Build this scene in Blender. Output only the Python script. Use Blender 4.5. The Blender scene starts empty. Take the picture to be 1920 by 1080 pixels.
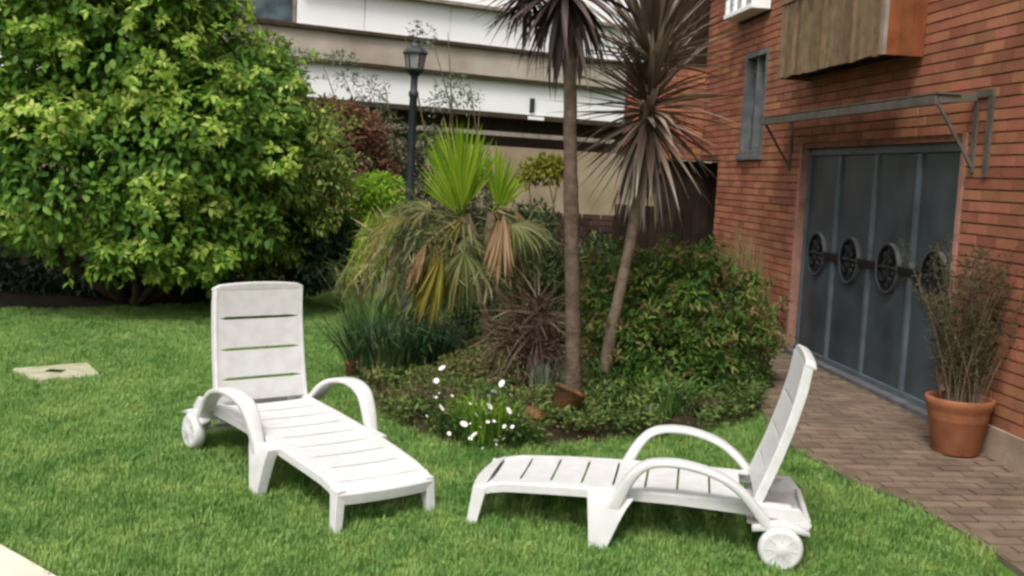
import bpy, bmesh, math, random
import numpy as np
from mathutils import Vector, Matrix, noise
random.seed(7); rng = np.random.default_rng(7)
SC = bpy.context.scene; COL = SC.collection
R = math.radians

# ------------------------------------------------------------------ camera
CH = 1.762; TH = R(5.885); RO = R(2.943); FPX = 2073.5
cR = Vector((1, 0, 0)); cU = Vector((0, math.sin(TH), math.cos(TH))); cF = Vector((0, math.cos(TH), -math.sin(TH)))
cR2 = cR*math.cos(RO) + cU*math.sin(RO); cU2 = cU*math.cos(RO) - cR*math.sin(RO)
cam = bpy.data.cameras.new('camera'); camo = bpy.data.objects.new('camera', cam); COL.objects.link(camo)
camo.matrix_world = Matrix.Translation((0, 0, CH)) @ Matrix((cR2, cU2, -cF)).transposed().to_4x4()
cam.sensor_width = 36; cam.lens = 36*FPX/1920; cam.clip_start = 0.05; cam.clip_end = 400
SC.camera = camo
# ------------------------------------------------------------------ world, sun, exposure
SUN_EL = R(55); SUN_DIR_AZ = R(198)      # azimuth the light comes FROM, clockwise from +Y
w = bpy.data.worlds.new('World'); SC.world = w; w.use_nodes = True
nt = w.node_tree; bg = nt.nodes['Background']
sky = nt.nodes.new('ShaderNodeTexSky'); sky.sky_type = 'NISHITA'; sky.sun_disc = False
sky.sun_elevation = SUN_EL; sky.sun_rotation = SUN_DIR_AZ; sky.air_density = 1.0; sky.dust_density = 6.0; sky.ozone_density = 1.0
hsv = nt.nodes.new('ShaderNodeHueSaturation'); hsv.inputs['Saturation'].default_value = 0.28
nt.links.new(sky.outputs[0], hsv.inputs['Color']); nt.links.new(hsv.outputs[0], bg.inputs[0]); bg.inputs[1].default_value = 0.135
sl = bpy.data.lights.new('sun', 'SUN'); sl.energy = 1.5; sl.angle = R(15); sl.color = (1.0, 0.965, 0.91)
so = bpy.data.objects.new('sun', sl); COL.objects.link(so)
sd = Vector((math.sin(SUN_DIR_AZ)*math.cos(SUN_EL), math.cos(SUN_DIR_AZ)*math.cos(SUN_EL), math.sin(SUN_EL)))
so.rotation_euler = sd.to_track_quat('Z', 'Y').to_euler(); so.location = sd*20
SC.view_settings.view_transform = 'Standard'; SC.view_settings.look = 'None'
SC.view_settings.exposure = 0.4; SC.view_settings.gamma = 1; SC.view_settings.use_curve_mapping = False
SC.render.engine = 'CYCLES'
SC.cycles.filter_width = 2.7
SC.cycles.max_bounces = 6; SC.cycles.transparent_max_bounces = 8

# ------------------------------------------------------------------ ground shape and pixel helpers
def gz(y):
    if y < 1.6: y = 1.6
    if y < 7: return 0.074*(y-6.05)
    return 0.0703 + 0.0447*(1-math.exp(-(y-7)*0.074/0.0447))
def ray(px, py):
    return cR2*((px-960)/FPX) - cU2*((py-540)/FPX) + cF
CAMP = Vector((0, 0, CH))
def G(px, py, dz=0):
    d = ray(px, py); z = 0
    for _ in range(30):
        P = CAMP + d*((z-CH)/d.z); z = 0.5*z + 0.5*(gz(P.y)+dz)
    return P
def A(px, py, Y):
    d = ray(px, py); return CAMP + d*(Y/d.y)

# ------------------------------------------------------------------ materials
def mat(name, col, rough=0.6, spec=0.4, noise_amt=0.15, scale=8, detail=6, bump=0.0, bscale=60, metal=0.0, col2=None, objrand=0.0, coat=0):
    m = bpy.data.materials.new(name); m.use_nodes = True; n = m.node_tree; b = n.nodes['Principled BSDF']
    b.inputs['Roughness'].default_value = rough; b.inputs['Specular IOR Level'].default_value = spec; b.inputs['Metallic'].default_value = metal
    tc = n.nodes.new('ShaderNodeNewGeometry'); nz = n.nodes.new('ShaderNodeTexNoise'); nz.inputs['Scale'].default_value = scale; nz.inputs['Detail'].default_value = detail
    n.links.new(tc.outputs['Position'], nz.inputs['Vector'])
    mx = n.nodes.new('ShaderNodeMix'); mx.data_type = 'RGBA'
    c2 = col2 if col2 else tuple(c*(1-noise_amt*2) for c in col)
    c1 = col if col2 else tuple(min(1, c*(1+noise_amt)) for c in col)
    mx.inputs[6].default_value = (*c1, 1); mx.inputs[7].default_value = (*c2, 1)
    rp = n.nodes.new('ShaderNodeMapRange'); rp.inputs[1].default_value = 0.35; rp.inputs[2].default_value = 0.68
    n.links.new(nz.outputs[0], rp.inputs[0]); n.links.new(rp.outputs[0], mx.inputs[0])
    out = mx.outputs[2]
    if objrand:
        oi = n.nodes.new('ShaderNodeObjectInfo'); gm = n.nodes.new('ShaderNodeNewGeometry')
        ad = n.nodes.new('ShaderNodeMath'); ad.operation = 'ADD'; n.links.new(oi.outputs['Random'], ad.inputs[0]); n.links.new(gm.outputs['Random Per Island'], ad.inputs[1])
        fr = n.nodes.new('ShaderNodeMath'); fr.operation = 'FRACT'; n.links.new(ad.outputs[0], fr.inputs[0])
        mr = n.nodes.new('ShaderNodeMapRange'); mr.inputs[3].default_value = 1-objrand; mr.inputs[4].default_value = 1+objrand*0.7
        n.links.new(fr.outputs[0], mr.inputs[0])
        hs = n.nodes.new('ShaderNodeHueSaturation'); n.links.new(mr.outputs[0], hs.inputs['Value']); n.links.new(out, hs.inputs['Color'])
        mh = n.nodes.new('ShaderNodeMapRange'); mh.inputs[3].default_value = 0.49; mh.inputs[4].default_value = 0.513
        f2 = n.nodes.new('ShaderNodeMath'); f2.operation = 'MULTIPLY'; f2.inputs[1].default_value = 7.3; n.links.new(fr.outputs[0], f2.inputs[0])
        f3 = n.nodes.new('ShaderNodeMath'); f3.operation = 'FRACT'; n.links.new(f2.outputs[0], f3.inputs[0]); n.links.new(f3.outputs[0], mh.inputs[0]); n.links.new(mh.outputs[0], hs.inputs['Hue'])
        out = hs.outputs[0]
    n.links.new(out, b.inputs['Base Color'])
    if bump:
        bn = n.nodes.new('ShaderNodeTexNoise'); bn.inputs['Scale'].default_value = bscale; bn.inputs['Detail'].default_value = 5
        n.links.new(tc.outputs['Position'], bn.inputs['Vector'])
        bp = n.nodes.new('ShaderNodeBump'); bp.inputs['Strength'].default_value = bump; bp.inputs['Distance'].default_value = 0.01
        n.links.new(bn.outputs[0], bp.inputs['Height']); n.links.new(bp.outputs[0], b.inputs['Normal'])
    return m
def leafmat(name, cols, rough=0.6, trans=0.35, spec=0.25, big=None):
    m = bpy.data.materials.new(name); m.use_nodes = True; n = m.node_tree; b = n.nodes['Principled BSDF']
    b.inputs['Roughness'].default_value = rough; b.inputs['Specular IOR Level'].default_value = spec
    oi = n.nodes.new('ShaderNodeObjectInfo'); gm = n.nodes.new('ShaderNodeNewGeometry')
    ad = n.nodes.new('ShaderNodeMath'); ad.operation = 'ADD'; n.links.new(oi.outputs['Random'], ad.inputs[0]); n.links.new(gm.outputs['Random Per Island'], ad.inputs[1])
    fr = n.nodes.new('ShaderNodeMath'); fr.operation = 'FRACT'; n.links.new(ad.outputs[0], fr.inputs[0])
    cr = n.nodes.new('ShaderNodeValToRGB'); cr.color_ramp.interpolation = 'LINEAR'
    els = cr.color_ramp.elements
    while len(els) < len(cols): els.new(0.5)
    for i, c in enumerate(cols): els[i].position = i/(len(cols)-1); els[i].color = (*c, 1)
    # big clumps of lighter and darker growth
    nz = n.nodes.new('ShaderNodeTexNoise'); nz.inputs['Scale'].default_value = big or 2.2; nz.inputs['Detail'].default_value = 2
    n.links.new(gm.outputs['Position'], nz.inputs['Vector'])
    mm = n.nodes.new('ShaderNodeMath'); mm.operation = 'MULTIPLY_ADD'; mm.inputs[1].default_value = 1.6; mm.inputs[2].default_value = -0.8
    n.links.new(nz.outputs[0], mm.inputs[0])
    a2 = n.nodes.new('ShaderNodeMath'); a2.operation = 'ADD'; a2.use_clamp = True; n.links.new(fr.outputs[0], a2.inputs[0]); n.links.new(mm.outputs[0], a2.inputs[1])
    n.links.new(a2.outputs[0], cr.inputs[0]); n.links.new(cr.outputs[0], b.inputs['Base Color'])
    if trans:
        tr = n.nodes.new('ShaderNodeBsdfTranslucent'); ms = n.nodes.new('ShaderNodeMixShader'); ms.inputs[0].default_value = trans
        n.links.new(cr.outputs[0], tr.inputs[0]); n.links.new(b.outputs[0], ms.inputs[1]); n.links.new(tr.outputs[0], ms.inputs[2])
        n.links.new(ms.outputs[0], n.nodes['Material Output'].inputs[0])
    return m
M = {}
M['plastic'] = mat('white plastic', (0.66, 0.655, 0.65), 0.42, 0.4, col2=(0.585, 0.575, 0.56), scale=14, bump=0.05, bscale=90)
M['plastic_grey'] = mat('weathered white plastic', (0.66, 0.65, 0.62), 0.5, 0.4, col2=(0.52, 0.50, 0.47), scale=12)
M['brick'] = mat('red brick', (0.38, 0.150, 0.088), 0.9, 0.15, col2=(0.27, 0.103, 0.063), scale=2.6, bump=0.5, bscale=120, objrand=0.24)
M['mortar'] = mat('brown mortar', (0.23, 0.105, 0.07), 0.95, 0.1, bump=0.6)
M['plinth'] = mat('beige render', (0.42, 0.33, 0.24), 0.9, 0.2, col2=(0.28, 0.21, 0.15), scale=5, bump=0.4)
M['jamb'] = mat('pinkish jamb render', (0.36, 0.19, 0.15), 0.9, 0.2, bump=0.3)
M['door'] = mat('slate blue door metal', (0.058, 0.074, 0.088), 0.42, 0.5, col2=(0.030, 0.040, 0.046), scale=3)
M['doorframe'] = mat('grey blue door frame', (0.095, 0.118, 0.135), 0.5, 0.5, scale=5)
M['iron'] = mat('black wrought iron', (0.006, 0.006, 0.007), 0.5, 0.4)
M['ironpale'] = mat('worn grey iron', (0.11, 0.11, 0.11), 0.5, 0.4)
M['rail'] = mat('weathered grey steel', (0.12, 0.105, 0.085), 0.7, 0.3, col2=(0.07, 0.055, 0.04), scale=7)
M['slat'] = mat('olive brown timber slat', (0.27, 0.18, 0.10), 0.8, 0.25, col2=(0.17, 0.115, 0.06), scale=11, bump=0.4, objrand=0.3)
M['plank'] = mat('orange brown timber', (0.25, 0.090, 0.032), 0.8, 0.2, col2=(0.17, 0.055, 0.02), scale=9, bump=0.3, objrand=0.15)
M['darkwood'] = mat('dark brown timber', (0.030, 0.018, 0.012), 0.9, 0.15, col2=(0.014, 0.009, 0.007), scale=6, bump=0.4, objrand=0.3)
M['whitepaint'] = mat('white painted panel', (0.92, 0.91, 0.90), 0.6, 0.3, noise_amt=0.02, scale=1.2)
M['concrete'] = mat('beige concrete', (0.52, 0.45, 0.38), 0.9, 0.2, col2=(0.34, 0.28, 0.22), scale=1.3, bump=0.3)
M['beigewall'] = mat('tan rendered wall', (0.36, 0.29, 0.20), 0.95, 0.15, col2=(0.28, 0.21, 0.14), scale=2, bump=0.4)
M['eave_and_shade'] = mat('dark brown eave and shade', (0.06, 0.04, 0.028), 0.8, 0.2)  # eave colour, also used to paint shade in the recess and below the beam
M['greybar'] = mat('dull grey bar', (0.30, 0.25, 0.21), 0.7, 0.3)
M['glass'] = mat('bluish window glass', (0.12, 0.17, 0.19), 0.15, 0.6, col2=(0.03, 0.04, 0.05), scale=3)
M['curtain'] = mat('grey curtain', (0.45, 0.46, 0.45), 0.8, 0.2, col2=(0.22, 0.23, 0.23), scale=9)
M['winframe'] = mat('grey window frame', (0.125, 0.125, 0.13), 0.6, 0.3)
M['paver'] = mat('brown clay paver', (0.205, 0.148, 0.108), 0.9, 0.2, col2=(0.15, 0.105, 0.076), scale=6, bump=0.5, objrand=0.22)
M['pavejoint'] = mat('sandy paving joints', (0.15, 0.115, 0.082), 0.95, 0.1, bump=0.5)
M['terrace'] = mat('cream terrace slab', (0.70, 0.62, 0.50), 0.8, 0.2, noise_amt=0.06, scale=6, bump=0.2)
M['slab'] = mat('pale concrete cover', (0.46, 0.44, 0.32), 0.9, 0.2, col2=(0.30, 0.31, 0.18), scale=9, bump=0.5)
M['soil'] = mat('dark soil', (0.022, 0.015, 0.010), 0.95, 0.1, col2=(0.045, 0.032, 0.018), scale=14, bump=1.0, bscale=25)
M['terracotta'] = mat('terracotta', (0.33, 0.125, 0.06), 0.85, 0.2, col2=(0.22, 0.085, 0.045), scale=10, bump=0.2)
M['oldpot'] = mat('mossy old terracotta', (0.22, 0.10, 0.04), 0.9, 0.2, col2=(0.06, 0.045, 0.02), scale=12, bump=0.6)
M['lamp'] = mat('dark green grey lamp paint', (0.028, 0.036, 0.038), 0.5, 0.4)
M['lampglass'] = mat('frosted lamp glass', (0.30, 0.29, 0.28), 0.3, 0.5)
M['bark'] = mat('grey brown bark', (0.135, 0.10, 0.072), 0.95, 0.15, col2=(0.075, 0.052, 0.036), scale=16, bump=1.0, bscale=45)
M['palebark'] = mat('pale tan bark', (0.22, 0.17, 0.12), 0.95, 0.15, col2=(0.13, 0.095, 0.065), scale=16, bump=1.0, bscale=45)
M['petal'] = mat('white petal', (0.85, 0.85, 0.80), 0.6, 0.3, noise_amt=0.03)
M['yolk'] = mat('yellow flower centre', (0.70, 0.45, 0.04), 0.7, 0.2)
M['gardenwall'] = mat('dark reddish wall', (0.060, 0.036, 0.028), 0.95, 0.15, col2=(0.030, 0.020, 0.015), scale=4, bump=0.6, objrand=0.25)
L = {}
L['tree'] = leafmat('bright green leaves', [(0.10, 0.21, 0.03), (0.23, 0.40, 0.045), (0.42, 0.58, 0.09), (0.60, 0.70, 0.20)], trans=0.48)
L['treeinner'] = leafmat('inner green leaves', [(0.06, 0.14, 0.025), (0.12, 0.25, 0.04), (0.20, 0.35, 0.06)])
L['olive'] = leafmat('olive green leaves', [(0.08, 0.14, 0.02), (0.20, 0.31, 0.05), (0.36, 0.46, 0.10), (0.42, 0.33, 0.16)], trans=0.35)
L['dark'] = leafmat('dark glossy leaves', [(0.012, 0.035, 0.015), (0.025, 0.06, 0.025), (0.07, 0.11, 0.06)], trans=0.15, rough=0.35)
L['red'] = leafmat('reddish leaves', [(0.12, 0.035, 0.025), (0.22, 0.07, 0.05), (0.10, 0.11, 0.03), (0.33, 0.14, 0.10)])
L['lime'] = leafmat('lime green leaves', [(0.16, 0.30, 0.02), (0.27, 0.46, 0.04), (0.40, 0.58, 0.06)], trans=0.45)
L['fan'] = leafmat('yellow green fan', [(0.16, 0.30, 0.02), (0.28, 0.44, 0.03), (0.42, 0.55, 0.05)], trans=0.45)
L['greyfan'] = leafmat('grey green fan', [(0.08, 0.11, 0.03), (0.16, 0.18, 0.06), (0.30, 0.28, 0.14)], trans=0.25)
L['dryfan'] = leafmat('dry tan frond', [(0.20, 0.13, 0.05), (0.34, 0.23, 0.11), (0.48, 0.34, 0.22)], trans=0.2, rough=0.7)
L['olivefan'] = leafmat('olive yellow frond', [(0.12, 0.11, 0.015), (0.24, 0.21, 0.03), (0.33, 0.28, 0.07)], trans=0.3, rough=0.6)
L['purple'] = leafmat('dark purple blades', [(0.022, 0.014, 0.016), (0.05, 0.03, 0.034), (0.15, 0.11, 0.10)], trans=0.1)
L['brownblade'] = leafmat('brown purple blades', [(0.08, 0.052, 0.038), (0.18, 0.13, 0.095), (0.42, 0.34, 0.27)], trans=0.1, rough=0.42, spec=0.5)
L['bush'] = leafmat('mid green bush leaves', [(0.02, 0.07, 0.012), (0.05, 0.14, 0.02), (0.11, 0.22, 0.03), (0.20, 0.22, 0.06)], trans=0.3)
L['bushtip'] = leafmat('reddish green young leaves', [(0.12, 0.13, 0.03), (0.22, 0.14, 0.06), (0.20, 0.24, 0.07)], trans=0.3)
L['iris'] = leafmat('blue green strap leaves', [(0.012, 0.04, 0.016), (0.03, 0.08, 0.03), (0.12, 0.16, 0.06)], trans=0.25)
L['reed'] = leafmat('olive brown reeds', [(0.11, 0.085, 0.03), (0.17, 0.14, 0.05), (0.20, 0.12, 0.06)], trans=0.25)
L['twig'] = leafmat('wispy olive foliage', [(0.06, 0.06, 0.024), (0.10, 0.10, 0.04), (0.17, 0.13, 0.07)], trans=0.3)
L['herb'] = leafmat('brown green herb', [(0.09, 0.10, 0.03), (0.16, 0.17, 0.05), (0.14, 0.23, 0.05), (0.24, 0.18, 0.09)], trans=0.3)
L['daisy'] = leafmat('fresh green herb', [(0.05, 0.13, 0.03), (0.10, 0.20, 0.05), (0.20, 0.32, 0.06)], trans=0.35)
L['yellowgreen'] = leafmat('yellow green leaves', [(0.17, 0.17, 0.02), (0.27, 0.26, 0.03)], trans=0.3)
L['plum'] = leafmat('plum leaves', [(0.04, 0.006, 0.016), (0.08, 0.012, 0.03), (0.10, 0.08, 0.07)], trans=0.15)
L['grey'] = leafmat('grey green leaves', [(0.12, 0.16, 0.11), (0.22, 0.26, 0.18)], trans=0.2)

# ------------------------------------------------------------------ object helpers
def setp(o, label=None, cat=None, group=None, kind=None):
    if label: o['label'] = label
    if cat: o['category'] = cat
    if group: o['group'] = group
    if kind: o['kind'] = kind
    return o
def empty(name, loc, label, cat, group=None, rz=0, rx=0):
    o = bpy.data.objects.new(name, None); COL.objects.link(o); o.location = loc; o.rotation_euler = (rx, 0, rz)
    o.empty_display_size = 0.1
    return setp(o, label, cat, group)
def inst(name, me, parent=None, loc=(0, 0, 0), rot=None, scale=None, m=None):
    o = bpy.data.objects.new(name, me); COL.objects.link(o)
    if parent: o.parent = parent
    o.location = loc
    if rot is not None: o.rotation_euler = rot
    if scale is not None: o.scale = scale
    return o
class MB:
    def __init__(s): s.v = []; s.f = []
    def add(s, vs, fs):
        k = len(s.v); s.v += [tuple(v) for v in vs]; s.f += [tuple(i+k for i in f) for f in fs]; return s
    def box(s, x0, x1, y0, y1, z0, z1):
        return s.add([(x, y, z) for z in (z0, z1) for y in (y0, y1) for x in (x0, x1)],
                     [(0, 2, 3, 1), (4, 5, 7, 6), (0, 1, 5, 4), (2, 6, 7, 3), (0, 4, 6, 2), (1, 3, 7, 5)])
    def bar(s, a, b, wd, ht, up=(0, 0, 1)):
        a = Vector(a); b = Vector(b); d = (b-a).normalized(); u = Vector(up)
        x = d.cross(u)
        if x.length < 1e-4: x = d.cross(Vector((1, 0, 0)))
        x.normalize(); y = x.cross(d); x *= wd/2; y *= ht/2
        vs = [p+i*x+j*y for p in (a, b) for i, j in ((-1, -1), (1, -1), (1, 1), (-1, 1))]
        return s.add(vs, [(3, 2, 1, 0), (4, 5, 6, 7), (0, 1, 5, 4), (1, 2, 6, 5), (2, 3, 7, 6), (3, 0, 4, 7)])
    def tube(s, pts, rad, n=8, cap=True):
        pts = [Vector(p) for p in pts]; rings = []
        prev = None
        for i, p in enumerate(pts):
            d = (pts[min(i+1, len(pts)-1)] - pts[max(i-1, 0)]).normalized()
            if prev is None:
                x = d.cross(Vector((0, 0, 1)));
                if x.length < 1e-3: x = d.cross(Vector((0, 1, 0)))
            else: x = prev - d*prev.dot(d)
            x.normalize(); prev = x; y = d.cross(x); r = rad[i] if hasattr(rad, '__len__') else rad
            rings.append([p + x*r*math.cos(2*math.pi*k/n) + y*r*math.sin(2*math.pi*k/n) for k in range(n)])
        vs = [v for rg in rings for v in rg]
        fs = [(i*n+k, i*n+(k+1) % n, (i+1)*n+(k+1) % n, (i+1)*n+k) for i in range(len(pts)-1) for k in range(n)]
        if cap: fs += [tuple(range(n))[::-1], tuple((len(pts)-1)*n+k for k in range(n))]
        return s.add(vs, fs)
    def lathe(s, prof, n=28, c=(0, 0)):
        vs = [(c[0]+r*math.cos(2*math.pi*k/n), c[1]+r*math.sin(2*math.pi*k/n), z) for r, z in prof for k in range(n)]
        fs = [(i*n+k, i*n+(k+1) % n, (i+1)*n+(k+1) % n, (i+1)*n+k) for i in range(len(prof)-1) for k in range(n)]
        return s.add(vs, fs)
    def strip(s, secs):   # list of cross-section loops (same count)
        n = len(secs[0]); vs = [v for q in secs for v in q]
        fs = [(i*n+k, i*n+(k+1) % n, (i+1)*n+(k+1) % n, (i+1)*n+k) for i in range(len(secs)-1) for k in range(n)]
        fs += [tuple(range(n))[::-1], tuple((len(secs)-1)*n+k for k in range(n))]
        return s.add(vs, fs)
    def mesh(s, name, m, smooth=False):
        me = bpy.data.meshes.new(name); me.from_pydata([tuple(v) for v in s.v], [], s.f); me.materials.append(m)
        if smooth: me.polygons.foreach_set('use_smooth', [True]*len(me.polygons))
        me.update(); return me
    def build(s, name, m, parent=None, smooth=False, bevel=0, loc=(0, 0, 0), seg=2, fixn=True):
        me = s.mesh(name, m, smooth)
        if fixn:
            b = bmesh.new(); b.from_mesh(me); bmesh.ops.recalc_face_normals(b, faces=b.faces); b.to_mesh(me); b.free()
        o = inst(name, me, parent, loc)
        if bevel:
            mo = o.modifiers.new('bevel', 'BEVEL'); mo.width = bevel; mo.segments = seg; mo.limit_method = 'ANGLE'; mo.angle_limit = R(35)
            me.polygons.foreach_set('use_smooth', [True]*len(me.polygons))
            wn = o.modifiers.new('wn', 'WEIGHTED_NORMAL'); wn.keep_sharp = False
        return o
def struct(o): o['kind'] = 'structure'; return o

# ---- leaves in bulk (numpy)
T_BIG = (np.array([(0, 0, 0), (.33, -.46, .07), (.33, 0, -.03), (.33, .46, .07), (.7, -.38, -.02), (.7, 0, -.09), (.7, .38, -.02), (1, 0, -.2)], float),
         [(0, 1, 2), (0, 2, 3), (1, 4, 5, 2), (2, 5, 6, 3), (4, 7, 5), (5, 7, 6)])
T_SM = (np.array([(0, 0, 0), (.5, -.5, .1), (1, 0, -.06), (.5, .5, .1)], float), [(0, 1, 2), (0, 2, 3)])
T_BL = (np.array([(0, -.35, 0), (0, .35, 0), (.4, .5, .06), (.4, -.5, .06), (.75, .36, 0), (.75, -.36, 0), (1, 0, -.12)], float), [(0, 3, 2, 1), (3, 5, 4, 2), (5, 6, 4)])
def unit(a): return a/np.maximum(np.linalg.norm(a, axis=1, keepdims=True), 1e-9)
def leaf_mesh(name, P, D, N, Ln, Wd, m, T=T_SM):
    tv, tf = T; n = len(P); D = unit(D); S = unit(np.cross(N, D)); N = unit(np.cross(D, S))
    Ln = np.asarray(Ln).reshape(-1, 1, 1)*np.ones((n, 1, 1)); Wd = np.asarray(Wd).reshape(-1, 1, 1)*np.ones((n, 1, 1))
    V = P[:, None, :] + D[:, None, :]*Ln*tv[None, :, 0:1] + S[:, None, :]*Wd*tv[None, :, 1:2] + N[:, None, :]*Ln*tv[None, :, 2:3]
    k = len(tv); me = bpy.data.meshes.new(name)
    lens = np.array([len(f) for f in tf]); flat = np.array([i for f in tf for i in f])
    loops = (flat[None, :] + (np.arange(n)*k)[:, None]).ravel()
    tot = np.tile(lens, n); start = np.concatenate([[0], np.cumsum(tot)[:-1]])
    me.vertices.add(n*k); me.vertices.foreach_set('co', V.ravel())
    me.loops.add(len(loops)); me.loops.foreach_set('vertex_index', loops.astype(np.int32))
    me.polygons.add(len(tot)); me.polygons.foreach_set('loop_start', start.astype(np.int32)); me.polygons.foreach_set('loop_total', tot.astype(np.int32))
    me.update(calc_edges=True); me.materials.append(m); return me
def blob_points(blobs, n, shell=0.5, gap=0.0, gscale=2.5, seed=0, up=0.0):
    """points on the outer shells of many overlapping spheres: blobs = (centre, radius, squash)"""
    r = np.random.default_rng(seed); w = np.array([b[1]**2 for b in blobs]); w = w/w.sum(); out = []; nor = []
    idx = r.choice(len(blobs), n*2, p=w)
    for i in idx:
        c, rad, sq = blobs[i]; d = r.normal(size=3); d /= np.linalg.norm(d)
        if d[2] < -0.55 and r.random() < 0.6: continue
        q = shell + (1.06-shell)*r.random()**0.6
        p = np.array(c) + d*rad*q*np.array((1, 1, sq))
        if gap and noise.noise(Vector(p)*gscale) < gap - 0.5 + 0: continue
        out.append(p); nor.append(d)
        if len(out) >= n: break
    return np.array(out), np.array(nor)
def PB(px, py, Y, rpx, sq=1.0):
    return (tuple(A(px, py, Y)), rpx/FPX*Y, sq)
def sub_blobs(blobs, k, seed=1, frac=0.36):
    r = np.random.default_rng(seed); out = []
    for c, rad, sq in blobs:
        for _ in range(k):
            d = r.normal(size=3); d /= np.linalg.norm(d)
            out.append((tuple(np.array(c)+d*rad*(0.72+0.28*r.random())*np.array((1, 1, sq))), rad*frac*(0.6+0.8*r.random()), 0.8))
    return out
def to_local(me, loc):
    me.transform(Matrix.Translation(-Vector(loc)))
def foliage(name, blobs, n, Lr, Wr, m, parent, T=T_SM, droop=0.35, shell=0.45, gap=0.0, gscale=2.5, seed=0, hanging=0.0):
    P, Nn = blob_points(blobs, n, shell, gap, gscale, seed); r = np.random.default_rng(seed+99); n = len(P)
    D = r.normal(size=(n, 3))*0.55 + Nn*0.9; D[:, 2] -= droop + hanging
    N = r.normal(size=(n, 3))*0.45 + Nn*0.4; N[:, 2] += 0.75
    me = leaf_mesh(name, P, D, N, r.uniform(*Lr, n), r.uniform(*Wr, n), m, T)
    to_local(me, parent.location if parent else (0, 0, 0))
    o = inst(name, me, parent); o['kind'] = 'stuff'; return o

# ================================================================== THE SETTING
def poly_extrude(name, pts, z0f, m, bevel=0):
    b = MB(); n = len(pts); b.v = [(p[0], p[1], z0f(p)) for p in pts] + [(p[0], p[1], z0f(p)-0.25) for p in pts]
    b.f = [tuple(range(n))] + [(i, i+n, (i+1) % n+n, (i+1) % n) for i in range(n)]
    return b.build(name, m)
# lawn: one sheet to the horizon following the slope of the garden
xs = list(np.concatenate([[-150, -40, -15], np.linspace(-8, 4.5, 60), [8, 20, 60, 150]]))
ys = list(np.concatenate([[-60, -10, 0], np.linspace(1.6, 17, 80), [22, 40, 90, 250]]))
b = MB(); b.v = [(x, y, gz(y) + (0.008*noise.noise(Vector((x*1.3, y*1.3, 0))) if -8 < x < 4.5 and 1.6 < y < 17 else 0)) for y in ys for x in xs]
nx = len(xs); b.f = [(j*nx+i, j*nx+i+1, (j+1)*nx+i+1, (j+1)*nx+i) for j in range(len(ys)-1) for i in range(nx-1)]
M['lawn'] = mat('lawn ground', (0.075, 0.16, 0.025), 0.95, 0.1, col2=(0.035, 0.075, 0.014), scale=5, bump=0.6)
struct(b.build('lawn', M['lawn'], smooth=True, fixn=False))
# brick building frame: local X runs along the wall towards the camera, -Y is out of the wall
WP = Vector((2.798, 10.819, 0)); WA = -1.467
wd = Vector((math.cos(WA), math.sin(WA), 0)); wo = Vector((wd.y, -wd.x, 0))     # wo = outward
def W(s, off, z): return WP + wd*s + wo*off + Vector((0, 0, z))
PZ = 0.035
# paved path beside the wall
edge_px = [(1392, 690), (1400, 712), (1440, 790), (1480, 836), (1540, 868), (1600, 902), (1700, 938), (1800, 992), (1900, 1058)]
edge = [G(*p, PZ) for p in edge_px]
edge.append(edge[-1] + wd*1.2); edge.append(edge[-1] + wd*3)
pathpoly = [(e.x, e.y) for e in edge]; sN = (Vector(edge[-1])-WP).dot(wd); s0 = (Vector(edge[0])-WP).dot(wd)
steps = 24
back = [W(sN + (s0-sN)*i/steps, -0.02, 0) for i in range(steps+1)]
b = MB()
# strip mesh between the garden edge and the wall, following the ground
def edge_off(s):
    prev = edge[0]
    for a, c in zip(edge, edge[1:]):
        sa = (a-WP).dot(wd); sc = (c-WP).dot(wd)
        if sa <= s <= sc: t = (s-sa)/(sc-sa); P = a.lerp(c, t); return (P-WP).dot(wo)
    return (edge[0]-WP).dot(wo) if s < s0 else (edge[-1]-WP).dot(wo)
sv = list(np.linspace(s0-2.5, sN, 60)); rows = []
for s in sv:
    eo = edge_off(s); rows.append([W(s, eo*k/6 - 0.06*(k == 0), 0) for k in range(7)] )
for rw in rows: b.v += [(p.x, p.y, gz(p.y)+PZ) for p in rw]
for rw in rows: p = rw[-1]; b.v.append((p.x, p.y, gz(p.y)-0.05))
b.f = [(i*7+k, i*7+k+1, (i+1)*7+k+1, (i+1)*7+k) for i in range(len(sv)-1) for k in range(6)]
nb = len(sv)*7; b.f += [(i*7+6, nb+i, nb+i+1, (i+1)*7+6) for i in range(len(sv)-1)]
path = struct(b.build('path', M['pavejoint']))
# pavers: running bond across the path
pb = MB().box(-.097, .097, -.046, .046, -.02, .009)
pav = pb.mesh('paver', M['paver']); cand = []
pb2 = MB(); row = 0; s = s0-0.5
while s < sN-0.3:
    eo = edge_off(s+.05); o_ = 0.03 + (0.1 if row % 2 else 0)
    if row % 2: cand.append((s, 0.065, 0.35))
    while o_ + 0.2 < eo + 0.03:
        cand.append((s, o_+0.1, 1.0)); o_ += 0.202
    row += 1; s += 0.101
def pxof(P):
    v = Vector(P)-CAMP; return (960+FPX*v.dot(cR2)/v.dot(cF), 540-FPX*v.dot(cU2)/v.dot(cF)) if v.dot(cF) > 0.3 else (9999, 9999)
cand2 = []
for s, o_, sc in cand:
    P = W(s+.05, o_, 0); P.z = gz(P.y)+PZ; px, py = pxof(P); vis = 1370 < px < 1935 and py < 1090
    cand2.append(((P-CAMP).length if vis else 99, P, sc))
cand2.sort(key=lambda t: t[0]); stuff = MB(); k = 0
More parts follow.
